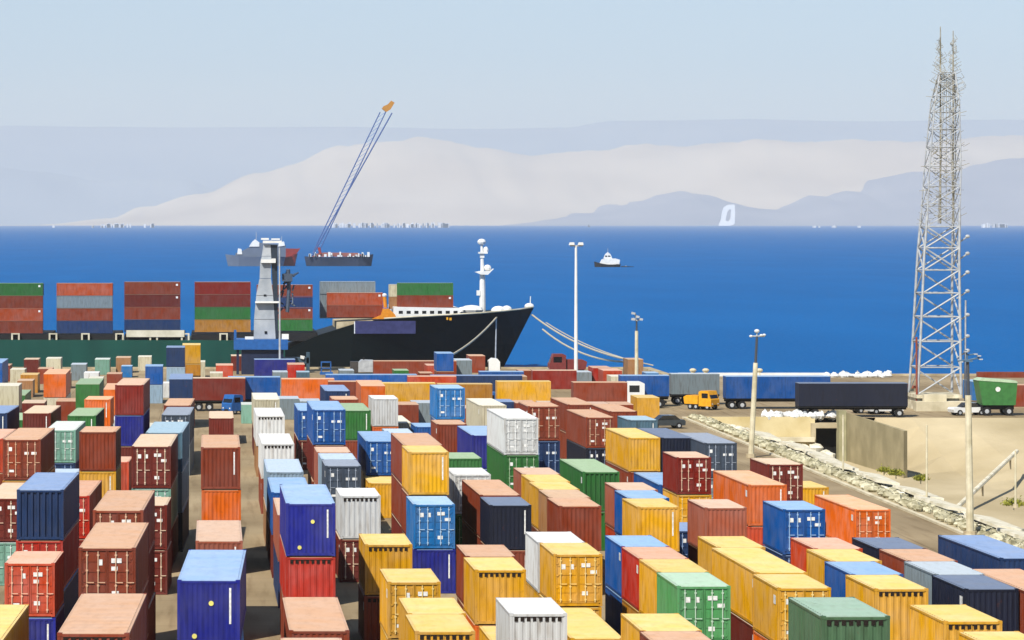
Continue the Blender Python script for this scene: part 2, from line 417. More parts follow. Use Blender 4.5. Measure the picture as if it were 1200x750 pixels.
        mat = M_spot; x, z = ((0.1, 1.7), (-0.55, 0.42))[int(part[4])]
        mb.tube((x,-l-0.02,z), (x,-l+0.02,z), 0.1, k=10)
    elif part == 'stripe':
        mat = M_label; mb.box(w-0.42, w-0.34, -l+0.004, -l+0.012, 0.9, 2.3)
    elif part == 'side_slots':
        mat = M_label
        mb.box(-w+0.002, -w+0.012, -l+0.5, -l+0.95, 1.8, 2.2)
    me = mb.mesh(part.split('_')[0], mat); _cache[key] = me; return me
def hash_(s): return sum(ord(ch)*(i+3) for i, ch in enumerate(s))
GRP = 'shipping containers in the port yard'
def container(loc, rz, L, c, front, far, label, group=GRP, scale=1.0):
    root = thing('shipping_container', label, 'container', loc, rz, group)
    if scale != 1.0: root.scale = (scale,)*3
    if far:
        put('walls', cmesh('walls_far', L, c), root); put('roof', cmesh('roof_far', L, c), root)
        return root
    put('walls', cmesh('walls', L, c, front), root)
    put('frame', cmesh('frame', L, c), root)
    put('roof', cmesh('roof', L, c), root)
    if front == 'd':
        l = LEN[L]/2
        for s, nm in ((-1, 'door_l'), (1, 'door_r')):
            d = put('door', cmesh(nm, L, c), root)
            for k in (0.38, 0.86):
                bb = put('locking_bar', cmesh('bar', L, c), d); bb.location = (s*k, -l+0.0, 0)
            for q_ in range(3 if s < 0 else 4):
                if (hash_(label)+q_*5+s) % 3: put('marking', cmesh('mark%s%d' % (nm[5], q_), L, c), d)
    if front == 's':
        put('marking', cmesh('stripe', L, c), root)
        for q_ in (0, 1): put('yellow_spot', cmesh('spot%d' % q_, L, c), root)
    if front == 'v': put('painted_rib_shadows', cmesh('shadows', L, c), root)
    if front == 'p' and random.random() < 0.4: put('marking', cmesh('stripe', L, c), root)
    if random.random() < 0.25: put('side_marking', cmesh('side_slots', L, c), root)
    return root

# stacks: (px of front top-left corner, py of front top edge, length, colours top to bottom, front kind)
T = [
 # left block
 (-83,758,12,'ye ye ye','p'), (74,742,12,'br br ma','v'), (96,642,12,'br ma br','d'), (113,598,12,'br ma ma','d'),
 (149,592,6,'ma ma','d'), (157,523,12,'ma te ma','d'), (174,507,12,'st gy nv','p'), (191,486,12,'sl gy','d'), (194,475,12,'br gy','p'),
 (198,444,12,'nb gy','d'), (195,407,6,'nb lb','p'), (214,404,6,'ye oc','p'),
 (8,660,6,'ro pb','dp'), (23,574,12,'nb re nb','rdp'), (61,581,12,'re dr','d'), (94,506,6,'br ye ma','p'), (117,541,6,'ro','p'),
 (137,451,12,'dr pb ma','p'), (121,456,12,'or br','p'),
 (-15,584,12,'ma te','d'), (6,515,12,'br oc te','d'), (-31,514,12,'ro br','p'), (53,556,6,'lb','p'), (55,504,12,'te nb','d'),
 (29,484,12,'ma or','p'), (81,487,12,'gr ma','p'), (89,450,12,'gr dr','p'), (51,438,12,'or cr','p'),
 (4,463,12,'gr','d'), (8,492,12,'gr','p'), (-22,484,12,'nb nb','p'), (-22,425,12,'bl nv','p'), (-60,540,12,'br ye','p'),(-55,480,12,'or gr','p'),
 # lane by the aisle
 (213,680,12,'pb pb pb','spp'), (229,634,12,'ps br','p'), (236,524,12,'br or br','p'), (245,490,12,'ma','p'),
 (338,796,12,'ps br','p'), (338,739,12,'br re','p'), (334,590,12,'pb re br','svp'), (325,604,12,'ps nb','p'), (318,577,12,'bl ma','p'), (312,553,12,'lb ta','p'),
 (306,520,12,'wh br','v'), (300,487,12,'wh ta','v'), (297,468,12,'cr ma','p'),
 # centre lanes
 (486,740,6,'ye ye','v'), (478,719,6,'ye ye','p'), (454,682,6,'ye ye','d'), (427,638,6,'ye br','v'), (398,581,6,'wh ma','vd'),
 (381,546,6,'sl ma','d'), (376,538,6,'lb br','p'), (371,530,6,'ps br','p'), (366,480,12,'bl ma br','d'), (349,481,12,'bl ma','d'), (401,481,12,'gr br','p'),
 (428,517,12,'bl oc','d'), (432,566,6,'ye','p'), (484,591,6,'sb pb','dp'), (478,538,6,'ye br br','p'), (472,530,12,'br br ma','p'),
 (597,719,6,'wh ye','v'), (575,752,6,'ye','p'), (556,669,6,'ye or','v'), (546,652,6,'br br','p'),
 (573,592,6,'nv br','p'), (561,580,12,'br br','p'), (531,556,6,'wh gr','d'), (523,537,6,'gr gr','p'), 
 (647,654,6,'ye ye','d'), (630,639,6,'wh ye','p'), (667,748,12,'ye','p'), (775,762,6,'br ye','p'), (751,742,6,'ye ye','p'),
 (792,687,6,'lg ye','d'), (770,670,6,'ye oc','p'), (748,656,6,'re oc','p'), (727,641,6,'bl bl','p'),
 (654,593,6,'br ye','p'), (644,583,6,'ta ye','p'), (632,574,6,'ye br','p'), (622,566,6,'ye oc','p'), (612,558,6,'ps br','p'),
 (746,594,6,'ye br','p'), (735,585,6,'bl nb','p'), (724,576,6,'ps ro','p'),
 (589,490,12,'wh gr gr','d'), (551,510,12,'pb pb','p'), (511,497,6,'br nv','p'), (510,455,6,'sb bl nb','d'), (486,500,6,'bl','p'),
 (617,476,6,'br nb ma','d'), (684,489,12,'br nv','d'), (681,553,12,'gr gr','r'), (734,520,12,'ye br','p'), (735,492,6,'st ma','p'), (712,482,12,'br br','p'),
 (666,474,12,'br br','p'),
 (792,536,6,'dr ye','d'), (770,568,12,'bl','p'), (791,622,6,'nb','d'), (825,595,6,'ps br','p'), (873,568,12,'or ro','p'), 
 (961,722,6,'dg gr br','v'), (910,689,6,'ye or','d'), (883,671,12,'ye ma','p'), (840,646,6,'ye br','p'),
 (897,544,6,'ma re','d'), (916,597,6,'bl nb','d'), (930,571,6,'ye','p'), (997,597,12,'or','d'),
 (1022,690,6,'ye ye','v'), (996,674,6,'bl ye','p'), (973,660,6,'ye ye','p'), (952,646,6,'ro ro','p'),
 (1135,690,6,'nv ma','p'), (1096,673,6,'gy ta','p'), (1061,660,6,'br br','p'), (1028,646,6,'nv nb','p'),
 (1103,728,6,'ye oc','v'), (1167,762,6,'ye ye','p'), (1167,654,12,'nb nv','p'), (1215,700,12,'br br','p'),
 (822,519,12,'sl gy','d'), (772,513,12,'nv nv','p'), (747,466,6,'ye','p'),
 (436,467,6,'wh or','p'), (457,512,12,'lb','p'), (451,498,12,'cr','p'), (423,452,12,'or br','p'), (380,458,12,'nb br','p'), (389,470,6,'br ma','p'),
 (-6,452,6,'cr br','p'), (100,468,6,'or gr','p'), (25,472,6,'ma','p'), (150,500,6,'cr','p'), (120,492,6,'wh','p'), (66,470,6,'br','p'),
 # extra boxes of the middle distance
 (560,475,12,'cr ta','p'), (620,500,6,'ta','p'), (466,520,6,'cr','p'), (404,516,6,'br','d'),
]
# far rows, smaller in the picture: (px left, py top, length, colours, front, scale)
TF = [
 (28,421,6,'ma','p',.86),(24,439,6,'oc','p',.9),(54,420,6,'cr','p',.86),(83,427,6,'gy','p',.86),(111,421,6,'te','p',.86),(136,419,6,'ta','p',.86),
 (142,429,6,'sb','p',.62),(162,418,6,'cr','p',.8),(170,429,6,'bl lb','p',.86),(223,424,6,'cr','p',.86),(253,428,6,'ro','p',.95),(271,417,6,'ma','p',.86),
 (337,427,6,'re','p',.95),(512,414,6,'bl br','p',.9),(534,422,6,'gy','p',.95),(550,417,6,'br','p',.95),(500,428,6,'ro','p',.86),
 (695,431,6,'re','p',1),(707,434,6,'ro','p',1),(736,421,6,'ta','p',.9),(-6,428,6,'br','p',.86),(12,433,6,'cr','p',.8),(44,432,6,'br','p',.8),
 (98,437,6,'wh','p',.8),(125,438,6,'br','p',.8),(1140,447,6,'sb','p',.9),
 (300,467,6,'ps','p',.9),(327,467,6,'gy','p',.9),(352,470,6,'gy','p',.9),(283,474,6,'te','p',.8),(20,446,6,'ta','p',.8),(66,438,6,'ta','p',.75),(104,443,6,'cr','p',.75),
 (160,446,6,'ta','p',.8),(190,449,6,'wh','p',.7),(148,446,6,'cr','p',.7),(320,436,6,'gy','p',.8),(348,436,6,'st','p',.7),(398,434,6,'gy','p',.8),(462,434,6,'gr','p',.8),(492,437,6,'br','p',.7),
 (600,441,6,'ta','p',.8),(676,436,6,'gy','p',.8),(716,441,6,'cr','p',.8),(757,437,6,'sb','p',.7),(465,474,6,'br','p',.95),(484,472,6,'gy','p',.9),(545,478,6,'ps','p',.9),(565,474,6,'ta','p',.9),
 (584,471,6,'nb','p',.9),(606,472,6,'br','p',.9),(640,473,6,'ma','p',.95),(662,474,6,'br','p',.95),(690,474,6,'ps','p',.95),(715,474,6,'br','p',.95),(410,472,6,'oc','p',.95),
 (246,437,6,'cr','p',.7),(590,437,6,'wh','p',.7),(608,434,6,'br','p',.7),(648,437,6,'wh','p',.7),
]
# boxes turned broadside: (px left, py top, length, colour, on trailer)
TS = [
 (226,443,6,'ma',1),(272,443,6,'bl',1),(330,444,6,'or',1),(385,447,6,'br',1),(452,449,6,'ye',1),(513,450,6,'oc',1),(583,447,6,'ye',1),
 (672,448,6,'br',1),(624,434,6,'dr',0),(382,439,12,'bl',0),(505,440,12,'nb',0),(438,423,12,'br',0),(298,421,6,'pb',0),
 (727,440,6,'bl',1),(787,438,6,'gy',1),(851,441,12,'bl',1),(936,449,12,'nv',1),(1160,451,12,'br',0),(478,441,6,'ro',0),(562,437,6,'bl',0),
]
N_CARGO = 38
foot = []     # resolved footprints: (X, Y, L, half extents...)
def overl(a, b):
    return a[0] < b[1]-0.03 and b[0] < a[1]-0.03 and a[2] < b[3]-0.03 and b[2] < a[3]-0.03
stacks = []
def add_stack(px, py, L, cols_, front, scale=1.0, side=False, z0=0.0):
    n = len(cols_); top = z0 + ((n-1)*TIER + CH)*scale
    stacks.append(dict(px=px, py=py, L=L, cols=cols_, front=front, s=scale, side=side, z0=z0, top=top, D=dist(py, top)))
for px, py, L, cs, fr in T: add_stack(px, py, L, cs.split(), fr)
for px, py, L, cs, fr, s in TF: add_stack(px, py, L, cs.split(), fr, s)
for px, py, L, c, tr in TS: add_stack(px, py, L, [c], 'p', 1.0 if py > 440 else 0.95, True, 1.25 if tr else 0.0)
stacks.sort(key=lambda s: s['D'])
for s in stacks:
    l, w_ = LEN[s['L']]*s['s'], CW*s['s']
    if s['side']: l, w_ = w_, l
    D = s['D']
    for it in range(60):
        X = (s['px']-CX)*D/F
        rect = (X, X+w_, D, D+l)
        hit = [r for r in foot if overl(rect, r[0])]
        if not hit: break
        # slide sideways when the clash is a sliver, otherwise move back
        r = hit[0][0]; ox = min(rect[1], r[1]) - max(rect[0], r[0])
        if ox < 0.5 and it < 6:
            s['px'] += (ox+0.08)*F/D * (1 if rect[0]+rect[1] > r[0]+r[1] else -1)
        else: D = r[3] + 0.12
    if D - s['D'] > 3: print('MOVED', s['px'], s['py'], ''.join(s['cols']), round(D-s['D'],1))
    s['rect'] = rect; s['D'] = D; foot.append((rect, s))

# --- labels, worked out from where each box stands among its neighbours
def proj(x, y, z): return (CX + F*x/y, YH + F*(H-z)/y)
items = []
for s in stacks:
    n = len(s['cols']); x0, x1, y0, y1 = s['rect']
    for i, c in enumerate(s['cols']):           # i = 0 is the top
        k = n-1-i; zt = s['z0'] + (k*TIER+CH)*s['s']
        a = proj(x0, y0, zt); b = proj(x1, y0, zt)
        items.append(dict(s=s, i=i, front=(s['front'][i] if len(s['front']) > 1 else s['front']), c=c, px=(a[0]+b[0])/2, py=a[1]+ (F*1.3/y0), w=b[0]-a[0], zt=zt, k=k))
def coverage(items):
    '''screen area each box shows, far boxes overdrawn by near ones'''
    W_, H_ = 600, 375; buf = np.full((H_, W_), -1, int)
    order = sorted(range(len(items)), key=lambda j: (-items[j]['s']['rect'][2], items[j]['k']))
    for j in order:
        it = items[j]; x0, x1, y0, y1 = it['s']['rect']; z1 = it['zt']; z0 = z1-CH*it['s']['s']
        P_ = sorted({(round(a/2, 3), round(b/2, 3)) for a, b in (proj(x, y, z) for x in (x0, x1) for y in (y0, y1) for z in (z0, z1))})
        def half(pts):
            h = []
            for p in pts:
                while len(h) > 1 and (h[-1][0]-h[-2][0])*(p[1]-h[-2][1])-(h[-1][1]-h[-2][1])*(p[0]-h[-2][0]) <= 0: h.pop()
                h.append(p)
            return h[:-1]
        hull = half(P_) + half(P_[::-1])
        a0 = max(0, int(min(p[0] for p in hull))); a1 = min(W_, int(max(p[0] for p in hull))+2)
        b0 = max(0, int(min(p[1] for p in hull))); b1 = min(H_, int(max(p[1] for p in hull))+2)
        if a0 >= a1 or b0 >= b1: continue
        gx, gy = np.meshgrid(np.arange(a0, a1)+.5, np.arange(b0, b1)+.5); ins = np.ones(gx.shape, bool)
        for p, q_ in zip(hull, hull[1:]+hull[:1]): ins &= (q_[0]-p[0])*(gy-p[1])-(q_[1]-p[1])*(gx-p[0]) >= 0
        buf[b0:b1, a0:a1][ins] = j
    return np.bincount(buf[buf >= 0], minlength=len(items))
for it, a_ in zip(items, coverage(items)): it['area'] = int(a_)
allitems = items
items = sorted([it for it in items if it['area'] > 1], key=lambda t: -t['area'])[:300-N_CARGO]
keep = {id(t) for t in items}; rest = [t for t in allitems if id(t) not in keep]
items = [t for t in allitems if id(t) in keep]
print('visible', sum(t['area'] > 1 for t in allitems), 'kept', len(items), 'largest left out', max(t['area'] for t in rest))
def nearest(it, side):
    best = None
    for o in items:
        if o['s'] is it['s'] or o['i'] != 0 or o['area'] < 12: continue
        dx = (o['px']-it['px'])*side
        if dx < it['w']*0.55 or dx > it['w']*2.6: continue
        d = dx + 1.6*abs(o['py']-it['py'])
        if best is None or d < best[0]: best = (d, o)
    return best[1] if best else None
kindw = {'d': ' with barred doors', 'v': ' with dark slots under its roof', 'r': ' with deep ribs', 's': ' with two yellow spots', 'p': ''}
def area(it):
    x, y = it['px'], it['py']
    h = ['far left', 'left', 'centre left', 'centre', 'centre right', 'right', 'far right'][min(6, max(0, int(x/1200*7)))]
    v = 'foreground' if y > 620 else 'middle ground' if y > 520 else 'middle distance' if y > 462 else 'background by the quay'
    return h + ' ' + v
def describe(it):
    s, i, c, n = it['s'], it['i'], it['c'], len(it['s']['cols'])
    W = PAL[c][0]; lg = 'long ' if s['L'] == 12 and s['side'] else ''
    if s['side']: where = 'broadside on a trailer' if s['z0'] > 0 else 'broadside on the ground'
    elif n == 1: where = 'single on the ground'
    elif i == 0: where = 'on top of ' + PAL[s['cols'][1]][0] + ' one'
    elif i == n-1: where = 'under ' + PAL[s['cols'][i-1]][0] + ' one'
    else: where = 'between ' + PAL[s['cols'][i-1]][0] + ' and ' + PAL[s['cols'][i+1]][0]
    l, r_ = nearest(it, -1), nearest(it, 1)
    return dict(base=lg+W+' container', where=where, area=area(it), kw='' if s['side'] else kindw[it['front']],
                ln='right of '+PAL[l['c']][0]+' one' if l else '', rn='left of '+PAL[r_['c']][0]+' one' if r_ else '')
groups = {}
for it in items:
    it['d'] = describe(it); groups.setdefault((it['d']['base'], it['d']['where'], it['d']['area']), []).append(it)
ORD = ['leftmost', 'second from left', 'third from left', 'fourth from left', 'fifth from left', 'sixth from left', 'seventh from left', 'eighth from left']
for key, gr in groups.items():
    short = key[2].replace('background by the quay', 'background').replace('middle distance', 'distance')
    for it in gr:
        d = it['d']; uniq = lambda f: d[f] and sum(o['d'][f] == d[f] for o in gr) == 1
        b1 = d['base'] + ' ' + d['where']
        if len(gr) == 1: it['label'] = d['base'] + d['kw'] + ' ' + d['where'] + ', ' + (d['area'] if len((b1+d['kw']+d['area']).split()) < 15 else short)
        elif uniq('kw'): it['label'] = d['base'] + d['kw'] + ' ' + d['where'] + ', ' + short
        elif uniq('ln'): it['label'] = b1 + ', ' + d['ln'] + ', ' + short
        elif uniq('rn'): it['label'] = b1 + ', ' + d['rn'] + ', ' + short
        elif len(gr) == 2:
            o = gr[0] if gr[1] is it else gr[1]
            w_ = ('nearer' if it['py'] > o['py'] else 'farther') if abs(it['py']-o['py']) > abs(it['px']-o['px']) else ('left' if it['px'] < o['px'] else 'right')
            it['label'] = b1 + ', ' + w_ + ' of two, ' + short
        else:
            same = sorted(gr, key=lambda t: t['px']); it['label'] = b1 + ', ' + ORD[min(7, [id(t) for t in same].index(id(it)))] + ', ' + short
        if len(it['label'].split()) > 16: it['label'] = it['label'].replace(' with dark slots under its roof', ' with slots').replace(' with barred doors', ' with doors')
print('containers', len(items), 'unique', len({it['label'] for it in items}), 'long', sum(len(it['label'].split()) > 16 for it in items))

for it in items:
    s = it['s']; x0, x1, y0, y1 = s['rect']; D = s['D']
    base = s['z0'] + it['k']*TIER*s['s']
    cx, cy = (x0+x1)/2, (y0+y1)/2
    rz = (math.pi/2 if s['side'] else 0) + ((0.0009*cx if cx > 0 else -0.028) if not s['side'] and D < 330 else 0) + random.uniform(-0.003, 0.003)
    if s['side'] and s['z0'] == 0: rz += random.uniform(-0.02, 0.02)
    far = D > 330
    container((cx+random.uniform(-.03,.03), cy+random.uniform(-.04,.04), base), rz, s['L'], it['c'], it['front'] if not far else 'p', far, it['label'], scale=s['s'])

me = bpy.data.meshes.new('stacked_containers'); V_, F_, MI, mats = [], [], [], []
for it in rest:                                  # boxes buried in the stacks: one mass
    x0, x1, y0, y1 = it['s']['rect']; z0 = it['s']['z0'] + it['k']*TIER*it['s']['s']; h = CH*it['s']['s']
    for bx, mt in ((MB().box(x0+.01, x1-.01, y0+.01, y1-.01, z0, z0+h-.06), BODY[it['c']]), (MB().box(x0, x1, y0, y1, z0+h-.055, z0+h), ROOF[it['c']])):
        if mt not in mats: mats.append(mt)
        n = len(V_); V_ += bx.v; F_ += [tuple(i+n for i in f) for f in bx.f]; MI += [mats.index(mt)]*6
me.from_pydata(V_, [], F_)
for m_ in mats: me.materials.append(m_)
me.polygons.foreach_set('material_index', MI)
o = bpy.data.objects.new('stacked_containers', me); col.objects.link(o)
tag(o, 'shipping containers buried inside and under the yard stacks', kind='stuff')

# ------------------------------------------------------------------ trailers under the broadside boxes
def wheel_pair(x, r, y0, y1, parent, mat=None):
    for y in (y0, y1):
        wmb = MB().tube((x, y-0.14, r), (x, y+0.14, r), r, k=14)
        o = wmb.build('wheel', M_dark, parent)
        MB().tube((x, y-0.16, r), (x, y+0.16, r), r*0.5, k=10).build('rim', M_steel, o)
sides = sorted([s for s in stacks if s['side'] and s['z0'] > 0], key=lambda s: s['rect'][0])
for s in sides:
    x0, x1, y0, y1 = s['rect']; c = PAL[s['cols'][0]][0]
    t = thing('container_trailer', 'dark flatbed trailer carrying the %s %scontainer' % (c, 'long ' if s['L'] == 12 else 'short ') + (', %s' % ('left part of quay row' if s['px'] < 300 else 'centre left of quay row' if s['px'] < 500 else 'middle of quay row' if s['px'] < 700 else 'right part of quay row')), 'trailer', ((x0+x1)/2, (y0+y1)/2, 0), 0, 'trailers in the quay row')
    l = (x1-x0)/2
    MB().box(-l, l, -0.5, -0.38, 0.85, 1.22).box(-l, l, 0.38, 0.5, 0.85, 1.22).box(-l, l, -1.15, 1.15, 1.1, 1.235).build('chassis', M_dark, t)
    for wx in (-l+0.7, -l+1.9, l-0.9): wheel_pair(wx, 0.48, -1.0, 1.0, t)

# ------------------------------------------------------------------ trucks
def truck(px, py, label, paint, kind='cab', face=1, sc_=1.0, D=None, rz=0):
    D = D or dist(py); p = at(px, py, D); p.z = 0
    t = thing('truck', label, 'truck', p, rz, 'trucks on the quay side'); t.scale = (face*sc_, sc_, sc_)
    MB().box(-1.6, 3.6, -0.45, 0.45, 0.55, 0.85).build('chassis', M_dark, t)
    c = MB().prism([(-1.5,0.6),(0.9,0.6),(0.9,2.9),(0.5,3.1),(-0.9,3.1),(-1.35,1.9),(-1.5,1.7)], -1.2, 1.2).build('cab', paint, t)
    MB().prism([(-1.39,1.85),(-0.98,2.85),(-0.93,2.85),(-1.34,1.85)], -1.05, 1.05).build('windscreen', M_glass, c)
    for y in (-1.212, 1.2): MB().box(-0.9, 0.3, y, y+0.012, 1.9, 2.7).build('side_window', M_glass, c)
    for y in (-0.9, 0.7): MB().box(-1.53, -1.5, y, y+0.25, 0.9, 1.1).build('headlight', M_label, t)
    if kind == 'load':
        MB().prism([(1.1,0.9),(3.7,0.9),(3.9,2.0),(3.3,2.3),(1.1,2.3)], -1.15, 1.15).build('load_bed', paint, t)
    for x in (-0.7, 2.6): wheel_pair(x, 0.5, -1.0, 1.0, t)
    if kind == 'load': wheel_pair(1.5, 0.5, -1.0, 1.0, t)
    return t
truck(274, 473, 'blue truck cab in front of maroon and blue broadside containers', M_bluep, face=1, D=379, sc_=.72, rz=.7)
truck(576, 476, 'blue truck with rounded cab between ochre and yellow containers', M_bluep, kind='load', D=380, sc_=.8)
truck(745, 476, 'white truck cab beside the slim lamp post near the quay', M_steel_w, D=392)
truck(829, 473, 'yellow truck with tipping bed driving on the quay road', M_yelp, kind='load', face=-1, D=388, sc_=.72, rz=-.75)
truck(655, 440, 'maroon truck at the quay edge left of orange container', M_marp, kind='load')
# small dark car
def car(px, py, label, paint):
    p = at(px, py, dist(py)); p.z = 0
    t = thing('parked_car', label, 'car', p, 0.2, 'cars parked near the quay')
    MB().prism([(-2,0.35),(2,0.35),(2.05,0.75),(1.9,0.95),(-1.95,0.9),(-2.1,0.7)], -0.85, 0.85).build('body', paint, t)
    MB().prism([(-1.0,0.951),(1.5,0.951),(0.9,1.42),(-0.4,1.42)], -0.75, 0.75).build('cabin', M_glass, t)
    for x in (-1.3, 1.3): wheel_pair(x, 0.33, -0.75, 0.75, t)
car(779, 502, 'dark grey car parked beside yellow container at road start', plain('car_grey', rgb(60,66,70), 0.3))
car(1018, 484, 'black car parked on the ground before long navy container', plain('car_black', rgb(26,28,32), 0.3))
car(1036, 485, 'white car parked right of the black car below navy container', M_steel_w)
car(1134, 486.5, 'white car standing between radio mast and green waste wagon', M_steel_w)
# green wagon on the right
p = at(1164, 486.5, dist(486.5)); p.z = 0
t = thing('waste_wagon', 'green enclosed wagon on dark wheels right of radio mast', 'wagon', p)
MB().prism([(-1.5,1.2),(2.2,1.2),(2.4,3.7),(-2.0,4.0)], -1.4, 1.4).build('body', M_grnp, t)
MB().prism([(-2.05,3.99),(2.45,3.69),(2.3,3.95),(-1.5,4.25)], -1.45, 1.45).build('lid', plain('pale_green', rgb(180,205,170)), t)
MB().box(-1.6, 2.1, -1.0, 1.0, 0.7, 1.19).build('chassis', M_dark, t)
MB().tube((0.2,-1.43,3.0),(0.2,-1.4,3.0),0.28,k=12).build('round_marking', M_label, t)
for x in (-1.0, 1.5): wheel_pair(x, 0.5, -1.1, 1.1, t)

# ------------------------------------------------------------------ the container ship
SD = 600.0                                  # distance of the ship's near side
k = SD/F
def sx(px): return (px-CX)*k
def sz(py): return H-(py-YH)*k
HB = 12.5
def hull_mesh(stations, yc):
    """stations: (x_deck, x_keel, z_deck, halfbeam_deck, halfbeam_water)"""
    mb = MB(); ring = []
    for xd, xk, zd, bd, bw in stations:
        r = []
        for sgn in (-1, 1):
            pts = []
            for t_ in (0, 0.25, 0.5, 0.75, 1.0):
                z = zd*(1-t_) + (WATER-2)*t_; x = xd*(1-t_)+xk*t_; b = bd*(1-t_)**1.0 + bw*t_ if bd != bw else bd
                b = bw + (bd-bw)*(1-t_)**1.6
                pts.append((x, yc+sgn*b, z))
            r.append(pts)
        ring.append(r)
    for a, c in zip(ring, ring[1:]):
        for s_ in (0, 1):
            for i in range(4):
                qd = (a[s_][i], a[s_][i+1], c[s_][i+1], c[s_][i])
                mb.quad(*(qd if s_ == 0 else reversed(qd)))
        mb.quad(a[0][0], c[0][0], c[1][0], a[1][0])                # deck
    r = ring[0]
    for i in range(4): mb.quad(r[0][i], r[1][i], r[1][i+1], r[0][i+1])
    return mb
M_hull = noise_mat('dark_green_hull', rgb(16,62,50), rgb(24,80,64), 0.15, 0.45, 6, (1,1,0.3))
M_hull_b = noise_mat('black_hull', rgb(4,10,10), rgb(8,18,17), 0.15, 0.45, 6, (1,1,0.3), spec=.12)
yc = SD + HB
ship = thing('container_ship', 'large dark green hulled container ship moored along the quay', 'ship', (0,0,0))
XB = sx(334)
hull_mesh([(sx(-330),sx(-330),sz(398),HB,HB),(sx(-100),sx(-100),sz(398),HB,HB),(XB,XB,sz(399),HB,HB)], yc).build('hull', M_hull, ship)
hull_mesh([(XB+.01,XB+.01,sz(410),HB,HB),(sx(375),sx(375),sz(392),HB,HB),(sx(415),sx(410),sz(380),HB,HB*.97),(sx(450),sx(440),sz(374),HB,HB*.85),(sx(490),sx(475),sz(371.5),HB,HB*.7),
   (sx(530),sx(510),sz(369.5),HB*.93,HB*.45),(sx(565),sx(540),sz(368),HB*.78,HB*.25),(sx(595),sx(565),sz(366),HB*.55,HB*.1),(sx(615),sx(580),sz(364.5),HB*.3,HB*.04),(sx(633),sx(590),sz(363),0.3,0.1)], yc).build('bow', M_hull_b, ship)
# bulwark rail, hatch covers, lashing posts
rl = MB()
for a, b in (((450,374),(490,371.5)),((490,371.5),(530,369.5)),((530,369.5),(565,368)),((565,368),(595,366)),((595,366),(615,364.5)),((615,364.5),(632,362.6))):
    bw = {450:HB,490:HB,530:HB*.93,565:HB*.78,595:HB*.55,615:HB*.3,632:0.3}
    rl.tube((sx(a[0]),yc-bw[a[0]],sz(a[1])+0.12),(sx(b[0]),yc-bw[b[0]],sz(b[1])+0.12),0.14)
rl.build('bow_rail', M_conc_l, ship)
hc = MB()
for a, b, y in ((-330,-96,394),(-90,58,394),(62,140,394),(146,216,394),(224,302,394),(306,372,392)):
    hc.box(sx(a), sx(b), yc-HB+1, yc+HB-1, sz(400), sz(y-2.2)-0.02)
hc.build('hatch_cover', M_dark, ship)
for px in (18,62,100,140,180,217,262):
    MB().box(sx(px-5), sx(px-3), SD+0.2, SD+0.9, sz(400), sz(392)).box(sx(px+3), sx(px+5), SD+0.2, SD+0.9, sz(400), sz(392)).box(sx(px-5), sx(px+5), SD+0.2, SD+0.9, sz(392), sz(390.6)).build('lashing_frame', M_conc_l, ship)
MB().box(sx(148), sx(216), SD+0.1, SD+0.5, sz(395), sz(387)).build('hatch_rail', M_conc_l, ship)
# forecastle house, breakwater, mast, deck crane
fh = MB().prism([(sx(462),sz(373)),(sx(540),sz(371)),(sx(540),sz(361.5)),(sx(462),sz(360))], yc-10.3, yc+9).build('deck_house', M_steel_w, ship)
for i in range(8):
    x = sx(468 + i*9.2); MB().box(x, x+0.75, yc-10.33, yc-10.301, sz(368), sz(364.6)).build('window', M_glass, fh)
MB().prism([(sx(395),sz(378)),(sx(540),sz(370)),(sx(540),sz(372.5)+0.3),(sx(395),sz(392))], yc-10.5, yc+10.5).build('raised_deck', M_conc, ship)
ms = MB().tube((sx(572),yc,sz(368)),(sx(572),yc,sz(322)),0.62,0.5,10).tube((sx(572),yc,sz(322)),(sx(571),yc,sz(282)),0.38,0.22,8)
ms.build('mast', M_steel_w, ship)
MB().prism([(sx(563),sz(320)),(sx(570),sz(323)),(sx(578),sz(323)),(sx(585),sz(316)),(sx(580),sz(318.5)),(sx(568),sz(319))], yc-1.2, yc+1.2).blob((sx(578),yc,sz(315)),0.7,0.7,0.6).build('mast_platform', M_steel_w, ship)
MB().box(sx(567),sx(578),yc-0.7,yc+0.7,sz(298),sz(296)).box(sx(569),sx(574),yc-.4,yc+.4,sz(303),sz(298)).blob((sx(576),yc,sz(294)),0.5,0.5,0.7).build('upper_platform', M_steel_w, ship)
MB().box(sx(565),sx(569.5),yc-0.5,yc+0.5,sz(348),sz(342)).build('signal_box', M_steel_w, ship)
MB().blob((sx(571),yc,sz(284)),0.8,0.8,0.6).build('radar_dome', M_steel_w, ship)
vn = MB()
for px, py, r in ((548,365,1.3),(558,363,2.2),(590,364,1.4),(600,363.5,1.0)): vn.blob((sx(px),yc-2,sz(py)-0.3),r,r*0.8,0.9)
vn.build('deck_cover', M_steel_w, ship)
MB().tube((sx(629),yc,sz(363)),(sx(629.5),yc,sz(349)),0.1).blob((sx(628),yc,sz(361)),0.9,0.6,0.6).build('bow_staff', M_steel_w, ship)
MB().prism([(sx(437),sz(374)),(sx(465),sz(374)),(sx(463.5),sz(369)),(sx(456.5),sz(362)),(sx(449.5),sz(362)),(sx(447),sz(370))], yc-11.5, yc-8.5).tube((sx(452.5),yc-10,sz(361)),(sx(451.5),yc-10,sz(348)),0.35).build('deck_crane', M_orp, ship)
MB().blob((sx(451.5),yc-10,sz(346.5)),0.45,0.45,0.4).build('crane_lamp', M_steel_w, ship)
MB().box(sx(416), sx(487), SD-0.16, SD-0.06, sz(391), sz(376)).build('hull_banner', noise_mat('purple_navy_canvas', rgb(44,46,86), rgb(56,58,100), 1, 0.7), ship)
MB().box(sx(415), sx(416), SD-0.17, SD-0.05, sz(391), sz(377)).build('banner_edge', M_label, ship)
